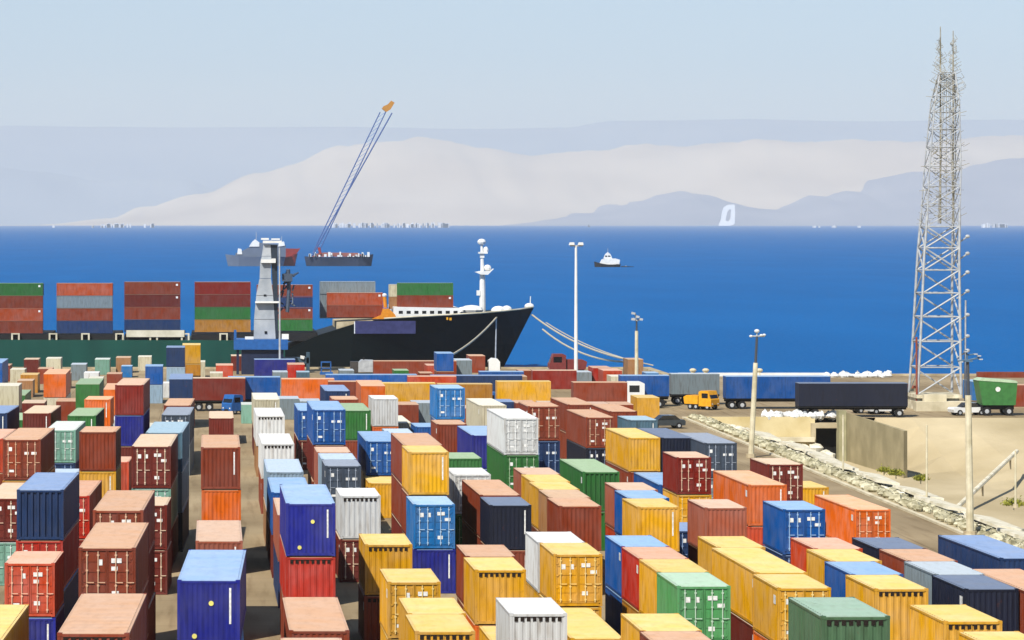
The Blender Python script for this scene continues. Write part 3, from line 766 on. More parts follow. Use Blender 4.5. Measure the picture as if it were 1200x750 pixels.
MB().box(sx(523.5),sx(525.5),yc-HB*.95-0.05,yc-HB*.93+0.02,sz(375),sz(372)).box(sx(527),sx(529.5),yc-HB*.95-0.05,yc-HB*.93+0.02,sz(375.5),sz(372.5)).build('bow_lettering', M_yelp, ship)
an = MB().tube((sx(585),yc-6.6,sz(367)),(sx(584),yc-6.4,sz(425)),0.13)
an.build('anchor_chain', M_steel, ship)

# cargo on the ship, each box its own thing
SH = 14.6*k/ CH                    # cargo boxes keep their proportions, slightly smaller than the yard's
bays = [(-102,332,'br bl gr ru'),(-16,332,'gr br ru br'),(66,332,'ru gy br nb'),(145.5,330.5,'br ma br nb'),(228,330.5,'dr ma gr oc')]
def cargo(px, pytop, c, row, label, py_off=0):
    s_ = SH
    z = sz(pytop) - CH*s_
    X = sx(px) + LEN[12]*s_/2*0.96; Y = SD + 0.9 + CW*s_/2 + row*CW*s_*1.04
    o = container((X, Y, z), math.pi/2, 12, c, 'p', False, label, 'containers loaded on the ship', 1.0)
    o.scale = (s_, s_*0.96, s_)
tiern = ['top', 'second', 'third', 'lowest']; bayn = ['outside left', 'leftmost', 'second from left', 'third from left', 'fourth from left']
for bi, (px, y, cs) in enumerate(bays):
    for ti, c in enumerate(cs.split()):
        cargo(px, y + ti*14.75, c, 0, '%s container, %s tier of the ship bay %s' % (PAL[c][0], tiern[ti], bayn[bi]))
    for ti, c in enumerate(cs.split()):
        cc = ['br','gy','bl','ma'][(bi+ti) % 4]
        if ti == 0: cargo(px, y + ti*14.75 + 0.4, cc, 1, '%s container behind top tier of the ship bay %s' % (PAL[cc][0], bayn[bi]))
for ti, c in enumerate('br nb br gr'.split()): cargo(301, 334+ti*13.2, c, 0.3, '%s container, %s tier of the bay behind the quay crane' % (PAL[c][0], tiern[ti]))
for px, y, c, row, lb in ((376,330.5,'gy',1,'grey container, highest of the ship bay right of the crane'),(384,343.5,'ru',0,'orange container above brown one in bay beside deck crane'),(384,358,'br',0,'brown container under orange one in bay beside deck crane'),
      (467,332,'gr',0,'green container topmost in the ship bay nearest the bow'),(467,346.3,'br',0,'brown container below green one in bay nearest the bow'),
      (376,345,'gy',1.05,'grey container behind orange one in bay right of the crane'),(376,359.6,'gy',1.05,'grey container lowest behind brown one, bay right of crane'),
      (458,334,'cr',1.1,'cream container behind green one in bay nearest the bow'),(458,348.5,'ta',1.1,'tan container behind brown one in bay nearest the bow')):
    cargo(px, y, c, row+1.1, lb)

# ------------------------------------------------------------------ quay crane
QD = 480.0
def qp(px, py, dy=0): return at(px, py, QD) + Vector((0, dy, 0))
qc = thing('quay_crane', 'white tapering crane tower on a blue base in front of ship', 'crane', at(306, 435, QD))
def rel(o, mb): 
    mb.v = [(v[0]-o.location.x, v[1]-o.location.y, v[2]-o.location.z) for v in mb.v]; return mb
a = qp(299,400); ks = QD/F
def seg(px0, px1, py1, qx0, qx1, py0, dep):
    m_ = MB(); n = 0
    z1 = qp(0,py1).z; z0 = qp(0,py0).z
    X = lambda p: (p-CX)*ks
    m_.v = [(X(qx0),QD,z0),(X(qx1),QD,z0),(X(qx1),QD+dep,z0),(X(qx0),QD+dep,z0),(X(px0),QD,z1),(X(px1),QD,z1),(X(px1),QD+dep*.8,z1),(X(px0),QD+dep*.8,z1)]
    m_.f = [(0,3,2,1),(4,5,6,7),(0,1,5,4),(1,2,6,5),(2,3,7,6),(3,0,4,7)]
    return m_
edges = [(309,317,286),(307,318,300),(305,317.5,308),(304.5,317.5,326),(300.5,320,346),(298,322,374),(297.5,323,397)]
for (a0,a1,ay),(b0,b1,by) in zip(edges, edges[1:]):
    rel(qc, seg(a0,a1,ay+0.5,b0,b1,by,3.2)).build('tower_section', M_tower, qc)
rel(qc, seg(317,325,287,323,326,397,1.6)).build('ladder_shaft', plain('dark_shaft', rgb(40,52,66)), qc)
m_ = MB().box(qp(308,0).x, qp(330,0).x, QD-0.5, QD+2, qp(0,285).z, qp(0,282).z).box(qp(306,0).x, qp(315,0).x, QD-0.3, QD+2, qp(0,281).z, qp(0,279).z).box(qp(318,0).x, qp(328,0).x, QD-0.3, QD+2, qp(0,281).z, qp(0,279.5).z)
rel(qc, m_).build('crane_head', M_steel_w, qc)
m_ = MB().box(qp(306,0).x, qp(318,0).x, QD-0.6, QD+0.1, qp(0,308).z, qp(0,304).z).box(qp(318,0).x, qp(323,0).x, QD-0.9, QD+0.1, qp(0,308).z, qp(0,303).z)
rel(qc, m_).build('upper_platform', M_steel_w, qc)
rel(qc, MB().box(qp(299,0).x, qp(327,0).x, QD-0.8, QD-0.02, qp(0,355).z, qp(0,353).z)).build('platform', M_steel_w, qc)
m_ = MB().box(qp(309,0).x, qp(312,0).x, QD-0.1, QD-0.02, qp(0,347).z, qp(0,345).z).box(qp(310,0).x, qp(313,0).x, QD-0.1, QD-0.02, qp(0,391).z, qp(0,388).z)
rel(qc, m_).build('window', M_glass, qc)
m_ = MB().box(qp(274,0).x, qp(337,0).x, QD-2.5, QD+4, qp(0,409).z, qp(0,397.2).z).box(qp(274,0).x, qp(277,0).x, QD-2.5, QD-1.9, qp(0,397).z, qp(0,386).z)
rel(qc, m_).build('machinery_base', M_bluep, qc)
m_ = MB().box(qp(283,0).x, qp(332,0).x, QD-2, QD+3.5, -0.0, qp(0,409.2).z).box(qp(277,0).x,qp(280,0).x,QD-2,QD-1,0,qp(0,409.2).z)
rel(qc, m_).build('undercarriage', plain('dark_navy_machine', rgb(28,40,70)), qc)
m_ = MB().box(qp(287,0).x, qp(297,0).x, QD-2, QD-1.2, qp(0,397.1).z, qp(0,394).z).box(qp(330,0).x, qp(338,0).x, QD-2, QD-1, qp(0,397).z, qp(0,391).z)
rel(qc, m_).build('control_box', M_steel_w, qc)
m_ = MB()                                                # grabs and machinery house hanging behind the tower
for _ in range(26):
    x = random.uniform(330,346); y = random.uniform(322,362)
    m_.tube(qp(x,y,2), qp(x+random.uniform(-7,7), y+random.uniform(-9,9),2.5), 0.12)
m_.path([qp(338,316,2), qp(339,340,2.2), qp(337,366,2)], .3)
m_.box(qp(331,0).x,qp(343,0).x,QD+1,QD+3,qp(0,330).z,qp(0,321).z)
rel(qc, m_).build('boom_machinery', plain('crane_machinery', rgb(70,84,104)), qc)
# grey pole right before it
D = dist(441); tpole = thing('slim_pole', 'slim grey pole rising in front of the blue crane base', 'pole', at(328, 441, D))
rel(tpole, MB().tube(at(328,441,D), at(327.5,290,D), 0.16, 0.1)).build('shaft', M_steel, tpole)

# machinery pieces on the quay
def lump(name, label, cat, px, py, parts, mat, D=None):
    D = D or dist(py); t_ = thing(name, label, cat, (at(px,py,D).x, D, 0))
    for nm, bxs, mt in parts:
        mb = MB()
        for b in bxs: mb.prism([((q_[0]-px)*D/F, at(0,q_[1],D).z) for q_ in b[0]], b[1], b[2])
        mb.build(nm, mt, t_)
    return t_
def R4(a, b, c, d): return [(a,d),(b,d),(b,c),(a,c)]     # px0 px1 py_top py_bottom
lump('generator_set', 'grey covered generator standing before the black bow', 'machine', 430, 438, [('housing', [([(420,436),(442,436),(442,426),(438,422.5),(424,422),(420,426)],0,3)], M_steel), ('end_box', [(R4(411,420,424,437),0.4,2.4)], plain('dark_steel', rgb(70,66,64))), ('exhaust', [(R4(426,427.5,419,422),1,1.3)], M_dark)], M_steel)
lump('blue_hoist', 'light blue tubular hoist frame behind the long blue container', 'hoist', 382, 439, [('frame', [(R4(376,377.2,425,439),0,0.3),(R4(387,388.2,424,439),0,0.3),(R4(376,388,423.6,425),0,0.3),(R4(376,388,431,432),0,0.3)], M_bluep), ('base', [(R4(375,390,436,440),-0.4,1)], M_bluep)], M_bluep)
lump('boat_cradle', 'slate blue lifting gear left of the bright red quay container', 'machine', 350, 437, [('beam', [(R4(331,362,419,426),0,2)], plain('slate_machine', rgb(70,90,104))), ('post', [(R4(359,363,413,436),0,1.2)], plain('slate_machine2', rgb(60,84,100))), ('lamp', [([(352,420),(356,421),(357,417.5),(352,416.5)],-.3,.3)], M_label)], M_steel)
lump('water_tank', 'white rounded tank beside the brown container under the bow', 'tank', 579, 437, [('shell', [([(573,437),(586,437),(586,424),(583,420.5),(577,420),(573,423)],0,2.5)], M_steel_w), ('outlet', [(R4(586,587.5,430,433),1,1.4)], M_dark)], M_steel)
lump('site_cabin', 'white and pink cabin right of long navy container beside mast', 'cabin', 1060, 477, [('wall', [(R4(1049,1071,455,476),0,3)], M_conc_l), ('roof', [(R4(1047,1073,452,455),-.3,3.3)], BODY['ps']), ('window', [(R4(1053,1057,460,466),-.05,0), (R4(1062,1067,460,466),-.05,0)], M_glass)], M_steel)
# shelf of white sacks / rubble along the quay behind navy boxes
def heap(name, label, cat, px0, px1, py, r, mat, n, D):
    mb = MB(); o = at((px0+px1)/2, py, D); o.z = 0
    for i in range(n):
        p = at(random.uniform(px0, px1), py, D); h = random.uniform(.5, 1)*r
        mb.blob((p.x-o.x, random.uniform(-1.4,1.4), h*0.5), h*random.uniform(.8,1.6), h, h*random.uniform(.6,1.5), 4, 7, 0.25)
    ob = mb.build(name, mat, loc=o); return tag(ob, label, cat)
heap('sack_heap', 'heap of white sacks along the quay behind the navy container', 'sacks', 968, 1044, 452, .45, M_steel_w, 80, 470.5)
tag(MB().box(66, at(968,0,472).x, 472, 472.6, 0, .5).build('quay_parapet', M_steel_w), 'long white parapet along the quay edge at right', 'parapet')
tag(MB().box(at(1146,0,468).x, at(1290,0,468).x, 468, 469, 0, 0.8).build('quay_wall', BODY['br']), 'low rust brown wall on the quay at far right', 'wall')
def bollard(px, D, lb):
    o = thing('mooring_bollard', lb, 'bollard', (at(px,0,D).x, D, 0), 0, 'bollards on the quay edge')
    MB().tube((0,0,0),(0,0,.7),.35,.3,10).build('post', M_conc_l, o); MB().blob((0,0,.85),.5,.5,.3).build('cap', M_conc_l, o)
for px, lb in ((812,'pale bollard on quay parapet above the grey broadside container'),(827,'pale bollard on the quay edge above the right container row'),(890,'pale bollard on quay edge beside the tall floodlight pole')): bollard(px, 472.3 if px > 800 else 494, lb)

# mooring ropes
def rope(label, p, q, sag, r=0.16):
    p = Vector(p); q = Vector(q); pts = []
    for i in range(13):
        t_ = i/12; v = p.lerp(q, t_); v.z -= sag*4*t_*(1-t_); pts.append(v)
    mb = MB().path(pts, r, 6); ob = mb.build('mooring_rope', M_rope); return tag(ob, label, 'rope', 'mooring ropes')
bt = Vector((sx(631), yc, sz(371)))
rope('upper mooring rope running from bow tip right to the quay', bt, at(738,422,494), 1.2)
rope('lower mooring rope sagging from bow to right quay', at(636,386,600), at(742,424,494), 1.6)
rope('third mooring rope beside upper rope ending at quay container', at(640,378,600), at(765,428,494), 1.0, .1)
rope('pale mooring rope slanting down left across the black bow', (sx(585), yc-6.9, sz(373)), at(494,430,494), 1.4, .18)

# ------------------------------------------------------------------ lamp posts
def lamp_post(px, pyt, pyb, label, kind, pxt=None, r=0.2, mat=M_steel, split=None):
    D = dist(pyb); b = at(px, pyb, D); top = at(pxt or px, pyt, D)
    t_ = thing('floodlight_pole', label, 'lamp post', b, 0, 'floodlight poles in the port'); u = D/F
    tp = top - b
    if split:
        mid = tp*split
        MB().tube((0,0,0), mid, r*1.25, r*1.0, 10).build('lower_shaft', mat, t_); MB().tube(mid, tp, r*.6, r*.5, 8).build('upper_shaft', plain('dark_shaft_steel', rgb(70,74,80)), t_)
    else: MB().tube((0,0,0), tp, r*1.2, r*.7, 10).build('shaft', mat, t_)
    MB().tube((0,0,0),(0,0,0.35),r*2.2,r*2.2,10).build('base', M_conc, t_)
    hd = MB()
    if kind == 'T':
        hd.box(tp.x-7*u, tp.x+8*u, -.15, .15, tp.z-.1, tp.z+.1); hd.build('crossarm', M_steel, t_)
        for dx in (-5, 5.5):
            l_ = MB().prism([(tp.x+(dx-3.3)*u, tp.z+.1),(tp.x+(dx+3)*u, tp.z+.1),(tp.x+(dx+2.6)*u, tp.z+4*u),(tp.x+(dx-2.2)*u, tp.z+4*u)], -.4, .4).build('floodlight', M_steel_w, t_)
    elif kind == 'Y':
        hd.tube(tp, tp+Vector((4*u,0,2*u)), .1).tube(tp, tp+Vector((-4*u,0,3*u)), .1).tube(tp+Vector((0,0,2*u)), tp+Vector((-2*u,0,9*u)), .1); hd.build('crossarm', M_steel, t_)
        for dx, dz in ((-4,9),(-4,2),(5,2),(1,5)):
            c0 = tp+Vector((dx*u,0,dz*u)); MB().prism([(c0.x-2.2*u,c0.z-1.2*u),(c0.x+1.6*u,c0.z-1.6*u),(c0.x+2.3*u,c0.z+.6*u),(c0.x-1.4*u,c0.z+1.6*u)], -.35, .35).build('floodlight', M_steel, t_)
    elif kind == 'D':
        hd.tube(tp+Vector((-8*u,0,0)), tp+Vector((9*u,0,0)), .07).tube(tp+Vector((0,0,-u)), tp+Vector((0,0,5*u)), .07); hd.build('crossarm', M_steel, t_)
        for dx, dz, sc2 in ((-7,0,1),(0,6,1.5),(5,1,1),(8.5,1.5,1)):
            c0 = tp+Vector((dx*u,0,dz*u)); MB().blob(c0, 3.0*u*sc2*.7, .3, 2.2*u*sc2*.7).build('floodlight', M_steel_w, t_)
    elif kind == 'R':
        hd.box(tp.x-4*u, tp.x+5*u, -.25, .25, tp.z-2*u, tp.z); hd.tube(tp, tp+Vector((14*u,0,3*u)), .06).tube(tp, tp+Vector((-12*u,0,-1*u)), .06).tube(tp,tp+Vector((-2*u,0,12*u)),.06).tube(tp+Vector((0,0,6*u)),tp+Vector((8*u,0,7*u)),.05); hd.build('crossarm', plain('lamp_blue_steel', rgb(84,112,136)), t_)
        for dx, dz in ((13,5),(15,1),(9,7),(-8,-2),(-2,10)):
            c0 = tp+Vector((dx*u,0,dz*u)); MB().box(c0.x-2*u,c0.x+2*u,-.2,.2,c0.z-.7*u,c0.z+.7*u).build('floodlight', M_steel, t_)
    return t_
M_post = noise_mat('cream_post', rgb(188,178,146), rgb(220,212,184), 1, .7)
lamp_post(675, 288, 443, 'tallest white floodlight pole with crossarm rising behind the quay', 'T', r=.24, mat=M_steel_w)
lamp_post(746, 376, 474, 'floodlight pole with angled lamps before blue broadside container', 'Y', r=.2, mat=M_post, split=.88)
lamp_post(880, 394, 536, 'floodlight pole with round lamps at edge of the road', 'D', pxt=887, r=.22, mat=M_post, split=.78)
lamp_post(1137, 422, 628, 'floodlight pole with blue head standing before the radio mast', 'R', pxt=1134, r=.22, mat=M_post, split=.80)
for px, y0, y1, lb in ((988,486,556,'short thin post at the foot of rubble strip near culvert'),(1086,498,585,'thin tall post on rubble strip below the radio mast'),(1190,528,592,'thin cream post in basin at right edge of picture')):
    D = dist(y1, -0.5); b = at(px, y1, D)
    t_ = thing('thin_post', lb, 'post', b, 0, 'thin posts along the basin')
    MB().tube((0,0,0),(0,0,at(px,y0,D).z-b.z),.09,.07).build('shaft', M_post, t_); MB().tube((0,0,-.2),(0,0,.1),.25,.2).build('foot', M_conc, t_)

# ------------------------------------------------------------------ radio mast
MD = 388.0; mb0 = at(1098, 488, MD); mb0.z = 0
mast = thing('radio_mast', 'tall galvanised lattice radio mast on a concrete block', 'mast', mb0)
u = MD/F
def mz(py): return H-(py-YH)*u
MB().box(-25*u, 24*u, -1, 4.6, 0, mz(466)).box(-27*u, 26*u, -1.4, 5, mz(466), mz(462)).build('concrete_base', noise_mat('weathered_concrete', rgb(176,166,138), rgb(226,218,192), .9, .95, 9, bump=.08), mast)
MB().box(-31*u, 28*u, -3.2, -1.402, 0, 1.1).box(-20*u, 6*u, -2.4, -1.403, 1.1, 1.9).build('plinth_step', M_conc_l, mast)
prof = [(462,-24,27,4.8),(400,-20,26.5,4.3),(300,-15,26,3.7),(250,-11,27,3.4),(200,-8,29,3.0),(120,-1,28,2.2),(84,7,24.5,.9)]
def mprof(z):
    for a_, b2 in zip(prof, prof[1:]):
        za, zb = mz(a_[0]), mz(b2[0])
        if za <= z <= zb+1e-6:
            t_ = (z-za)/(zb-za); return tuple(a_[i]*(1-t_)+b2[i]*t_ for i in (1,2,3))
    return prof[-1][1:]
def leg(z, i):
    l_, r_, d_ = mprof(z); x = (l_ if i in (0,3) else r_)*u; y = 1.8 + (-d_/2 if i in (0,1) else d_/2); return Vector((x, y, z))
zs = [mz(462)]
while zs[-1] < mz(85): zs.append(min(mz(84), zs[-1] + 0.62*(mprof(zs[-1])[1]-mprof(zs[-1])[0])*u))
for i in range(4):
    m_ = MB()
    for a_, b2 in zip(prof, prof[1:]): m_.tube(leg(mz(a_[0])+.001,i), leg(mz(b2[0])-.001,i), .15 if a_[0] > 250 else .08, k=6)
    m_.build('leg', M_steel, mast)
fc = [(0,1),(1,2),(2,3),(3,0)]
for fi, (i, j) in enumerate(fc):
    m_ = MB()
    for kk, (z0, z1) in enumerate(zip(zs, zs[1:])):
        r_ = .10 if z0 < mz(280) else .05
        m_.tube(leg(z0,i), leg(z1,j), r_, k=5)
        if z0 > mz(330): m_.tube(leg(z0,j), leg(z1,i), r_, k=5)
        m_.tube(leg(z1,i), leg(z1,j), r_*.8, k=5)
    m_.build('lattice_bracing', M_steel, mast)
M_olive = noise_mat('weathered_aerial_steel', rgb(120,112,88), rgb(176,172,158), 1.5, .7)
m_ = MB()                                   # the dense rods of the upper, aerial-laden part
z = mz(262)
while z < mz(84):
    l_, r_, d_ = mprof(min(z, mz(84)))
    for _ in range(5 if z < mz(170) else 3 if z < mz(100) else 1):
        x = random.uniform(l_-2, r_+3)*u; y = random.uniform(0, 3)
        m_.tube((x,y,z), (x+random.uniform(.4,1.0)*random.choice((-1,1)), y+random.uniform(-.3,.3), z+random.uniform(-.1,.7)), random.uniform(.02,.045), k=4)
    z += .28
for cx_, cy_ in ((2,.4),(14,1.5),(26,2.6),(20,.3),(8,2.7)):
    m_.tube((cx_*u,cy_,mz(262)),((cx_*.3+11)*u,1.8,mz(86)),.035,k=4)
m_.build('aerial_rods', M_olive, mast)
for x, top in ((8, 30), (23, 35)):
    sp = MB().tube((x*u, 1.8, mz(262)), (x*u, 1.8, mz(100)), .11, .09, 6).tube((x*u,1.8,mz(100)), (x*u,1.8,mz(top)),   .12, .05, 6)
    for k_ in range(60):
        t_ = k_/60; z = mz(110)+(mz(46)-mz(110))*t_; sgn = random.choice((-1,1)); q2 = random.uniform(.5,1.5)*(1-t_*.7)
        e = Vector((x*u+sgn*q2,1.8+random.uniform(-.4,.4),z+q2*.5)); sp.tube((x*u,1.8,z), e, .035, .03, 4)
        if k_ % 2: sp.tube(e, e+Vector((sgn*-.3,0,.5)), .03, .02, 4)
    sp.build('spire', M_olive, mast)
for i, py in enumerate((278,298,320,342,370,395,412)):
    o = MB().tube((25.5*u,1,mz(py+8)),(36*u,.5,mz(py)),.09,k=6).blob((37*u,.5,mz(py-1)),.28,.2,.22).build('side_antenna', M_steel, mast)
m_ = MB().tube((34*u,.6,0),(35*u,.6,mz(352)),.1,k=6); m_.build('cable_pole', M_steel, mast)
m_ = MB().tube((-26*u,-1.2,mz(495)),(-24*u,0,mz(395)),.12,k=6); m_.build('stay_leg', BODY['br'], mast)

# ------------------------------------------------------------------ basin structures
def wall_px(name, label, px0, px1, D, z0, z1, th, mat, cat='wall'):
    return tag(MB().box(at(px0,0,D).x, at(px1,0,D).x, D, D+th, z0, z1).build(name, mat), label, cat)
wall_px('retaining_wall', 'long beige retaining wall at the far end of the basin', 800, 955, BY-0.6, FL-.4, .12, .6, noise_mat('beige_render', rgb(196,176,124), rgb(222,206,160), .3, .9, 8))
cv = thing('culvert_portal', 'concrete culvert with black square opening between wall and pier', 'culvert', (at(968,0,BY).x, BY-.8, FL))
hw = (at(983,0,BY).x-at(955,0,BY).x)/2
MB().box(-hw, hw, -.3, 2, 3.6, 4.15).box(-hw-.5, -hw, -.3, 2, 0, 4.15).build('frame', M_conc, cv)
MB().box(-hw, hw, 1.4, 1.6, -.3, 3.6).build('black_back_panel', plain('culvert_shade', rgb(12,12,12), .95), cv)  # near-black panel standing in for the unlit depth of the culvert
wall_px('concrete_pier', 'narrow pale green concrete pier right of the black culvert', 983, 992, BY-2.2, FL-.3, .9, 1.5, noise_mat('greenish_concrete', rgb(140,136,104), rgb(176,170,134), .5, .9), 'pier')
pw = MB()
A = (at(992,0,BY-2).x, BY-2); B = (at(1059,0,345).x, 345); 
pw.v = [(A[0],A[1],FL-1),(B[0],B[1],FL-1),(B[0],B[1],.2),(A[0],A[1],.7),(A[0],A[1]+.6,FL-1),(B[0]+.5,B[1]+.6,FL-1),(B[0]+.5,B[1]+.6,.2),(A[0],A[1]+.6,.7)]
pw.f = [(0,1,2,3),(5,4,7,6),(3,2,6,7),(1,5,6,2),(0,3,7,4),(0,4,5,1)]
tag(pw.build('wing_wall', noise_mat('grey_beige_concrete', rgb(146,136,104), rgb(168,156,122), .4, .9, 8)), 'large slanting grey beige wing wall right of the pier', 'wall')
wall_px('ledge_beam', 'horizontal concrete ledge low on the beige retaining wall', 900, 955, BY-1.6, -2.6, -2.1, .95, M_conc_l, 'beam')
heap('rubble_ridge', 'row of white broken slabs on top of the retaining wall', 'rubble', 896, 985, 489, .45, M_steel_w, 70, BY+1.0)
def rocks(name, label, n, xr, yr, zf, r, mat, flat=.6):
    mb = MB()
    for _ in range(n):
        x = random.uniform(*xr); y = random.uniform(*yr); h = random.uniform(.35,1)*r
        mb.blob((x,y,zf(x)+h*.15), h*random.uniform(.8,1.5), h*random.uniform(.8,1.4), h*flat, 4, 7, .28)
    o = mb.build(name, mat); return tag(o, kind='stuff')
def bz(x): return -0.05 - (x-54.2)/5.4*1.25 if x < 59.6 else -1.3-(x-59.6)*.55
M_stone = noise_mat('bank_stone', rgb(132,126,96), rgb(214,208,178), 1.2, .95, 8)
M_slab = noise_mat('broken_slab', rgb(196,188,160), rgb(236,230,210), .8, .9, 8)
rocks('bank_stones', '', 900, (53.2,55.2), (190,371), bz, .5, M_stone, .8)
rocks('bank_rubble', '', 900, (55,61.5), (200,371), bz, .5, M_slab, .35)
rocks('bank_gravel', '', 1600, (53.5,62), (190,371), bz, .22, M_stone, .6)
random.seed(21)
slabn = ['nearest','second','third','fourth','fifth','sixth','seventh','eighth','farthest']
for i in range(9):
    y = 232 + i*14; x = 57.4 + random.uniform(-.8,.9)
    o = MB().prism([(-1.0,0),(1.0,-.3),(1.05,-.08),(-.95,.22)], -5.2, 5.2).build('concrete_slab', M_slab, loc=(x, y, bz(x)+.55), rz=random.uniform(-.06,.06))
    tag(o, '%s of the long white slabs lying on the rubble bank' % slabn[i], 'slab', 'long white slabs on the bank')
for i, (px, py, s_) in enumerate(((925,523,1.6),(938,527,1.9),(951,525,1.7),(962,532,1.8),(934,536,1.4))):
    p = at(px, py, 350)
    o = MB().blob((0,0,0), s_*.5, s_*.4, s_*.34, 5, 8, .2).build('boulder', M_slab, loc=(p.x, 350-i, p.z))
    tag(o, ['leftmost pale boulder below the retaining wall ledge','second pale boulder from left below the ledge','pale boulder in the middle before the black culvert','pale boulder lowest right before the culvert','small pale boulder in front of the others'][i], 'boulder', 'boulders before the culvert')
# kerb along the road, rail on the basin slope
tag(MB().box(BX-.35, BX-.003, 120, BY-1, -.3, .16).build('road_kerb', M_conc_l), kind='structure')
rt = thing('slope_rail', 'long pale pipe rail running diagonally up the basin slope', 'rail', (0,0,0))
p1 = Vector((at(1105,572,292).x, 292, FL+.35)); p2 = Vector((at(1186,528,340).x, 338, FL*.45+.7))
MB().tube(p1, p2, .22).build('pipe', M_slab, rt)
for t_ in (.1,.5,.9):
    v = p1.lerp(p2, t_); MB().tube(v, v-Vector((0,0,1.2)), .1).build('support', M_conc, rt)
# scrub
M_scrub = noise_mat('scrub_leaves', rgb(104,110,34), rgb(160,158,56), 3, .9)
def scrub(px, py, D, r, label):
    p = at(px, py, D); mb = MB()
    for _ in range(700):
        v = Vector((random.gauss(0,1),random.gauss(0,1),abs(random.gauss(0,.6))))*r*.33; a_ = Vector((random.uniform(-1,1),random.uniform(-1,1),random.uniform(-1,1)))*.16
        b2 = Vector((random.uniform(-1,1),random.uniform(-1,1),random.uniform(-1,1)))*.16; mb.tri(v, v+a_, v+b2)
    t_ = thing('dry_bush', label, 'bush', p, 0, 'dry bushes in the basin')
    mb.build('foliage', M_scrub, t_); MB().tube((0,0,-.4),(0,0,.3),.06,.03).build('stem', M_stone, t_)
scrub(1079,562,300,.9,'small yellow green bush at the foot of the thin post'); scrub(1036,552,318,.7,'low green bush below the grey beige wing wall')
scrub(1188,592,268,1.2,'yellow green bush at right edge beside the cream post'); scrub(1196,478,400,2.6,'dark green bush right of the green wagon at picture edge'); scrub(1050,556,305,1.0,'sparse green bush between wing wall and thin post')

# ------------------------------------------------------------------ vessels and shore far out
def zpx(py, D): return H-(py-YH)*D/F
def hull2(x0p, x1p, ytop0, ytop1, D, beam, mat, parent, name='hull', rake=4):
    kk = D/F; st = []
    n = 9
    for i in range(n+1):
        t_ = i/n; px = x0p+(x1p-x0p)*t_
        ends = min(1, (1-abs(2*t_-1))*3.2); sheer = ytop0*(1-t_)+ytop1*t_ + 2.2*math.sin(math.pi*t_)
        xk = px + (rake if i == 0 else -rake if i == n else 0)
        st.append(((px-CX)*kk, (xk-CX)*kk, zpx(sheer, D), max(.4,beam*ends), max(.3,beam*ends*.8)))
    return hull_mesh(st, D+beam).build(name, mat, parent)
def slabs(bxs, D, y0, y1, name, mat, parent):
    mb = MB()
    for b in bxs: mb.prism([((q_[0]-CX)*D/F, zpx(q_[1], D)) for q_ in b], D+y0, D+y1)
    return mb.build(name, mat, parent)
FD = F*(H-WATER)/(312-YH)      # vessels whose waterline shows at row 312
M_gship = noise_mat('grey_ship_paint', rgb(92,104,122), rgb(112,124,142), .05, .6)
M_bship = noise_mat('blue_black_hull', rgb(38,48,66), rgb(54,64,84), .05, .6)
v1 = thing('naval_ship', 'grey warship like vessel anchored at left in the bay', 'ship', (0,0,0))
hull2(264, 335, 298, 300, FD, 5, M_gship, v1)
slabs([[(276,301),(335,301),(335,287),(300,284),(296,288),(284,294),(276,297)]], FD, 2, 8, 'superstructure', M_gship, v1)
slabs([[(292,289),(304,289),(304,284),(299,280.5),(295,284)],[(278,298),(284,298),(283,292),(279,291)],[(326,289),(334,288),(333,283),(327,284)]], FD, 1.5, 7, 'white_bridge', M_steel_w, v1)
slabs([[(300,281),(300.6,281),(300.6,272),(300,272)],[(330,284),(330.5,284),(330.5,277),(330,277)]], FD, 4, 4.5, 'antenna_mast', M_steel, v1)
v2 = thing('red_barge', 'red hulled barge between the grey ship and the crane vessel', 'ship', (0,0,0))
hull2(322, 349, 297, 297, FD+14, 4, M_redp, v2)
slabs([[(328,300),(346,300),(352,291),(348,291.5),(328,291)]], FD+14, 2, 6, 'deck_cargo', plain('red_deck_load', rgb(140,44,38)), v2)
v3 = thing('crane_vessel', 'dark floating crane vessel with red deck and tall slanting boom', 'ship', (0,0,0))
hull2(357, 438, 300.5, 298, FD+3, 6, M_bship, v3, rake=3)
slabs([[(366,301),(428,300.6),(420,296.5),(380,296),(371,297.5)]], FD+3, 3, 10, 'deck_load', plain('reddish_deck', rgb(150,92,84)), v3)
mb = MB()
for i in range(24):
    x = random.uniform(360,432); y = random.uniform(295,300); mb.box((x-CX)*FD/F, (x+random.uniform(1,3)-CX)*FD/F, FD+2.5, FD+5, zpx(301,FD), zpx(y,FD))
mb.build('deck_machinery', M_steel_w, v3)
M_boom = plain('blue_boom_paint', rgb(62,92,150), .5)
kk = FD/F
P = lambda px, py, dy=0: Vector(((px-CX)*kk, FD+6+dy, zpx(py, FD)))
for (a_, b2, r_) in (((367,296),(446,131),.34),((373,297),(453,130),.34),((366,300),(460,132),.42)):
    MB().tube(P(*a_), P(*b2), r_, k=6).build('boom_chord', M_boom, v3)
mb = MB()
for i in range(28):
    t_ = i/28; a_ = P(367,296).lerp(P(447,131), t_); b2 = P(373,297).lerp(P(453,130), min(1,t_+.03)); mb.tube(a_, b2, .14, k=4)
mb.build('boom_lattice', plain('pale_blue_lattice', rgb(110,150,200)), v3)
mb = MB().prism([((x-CX)*kk, zpx(y,FD)) for x, y in ((448,127),(453,131),(458,128),(463,120),(459,117.5),(455,122),(450,124))], FD+5, FD+8)
mb.build('boom_head', plain('gold_boom_head', rgb(196,132,34), .5), v3)
MB().tube(P(376,298), P(374,290), .9, k=6).build('winch_house', M_redp, v3)
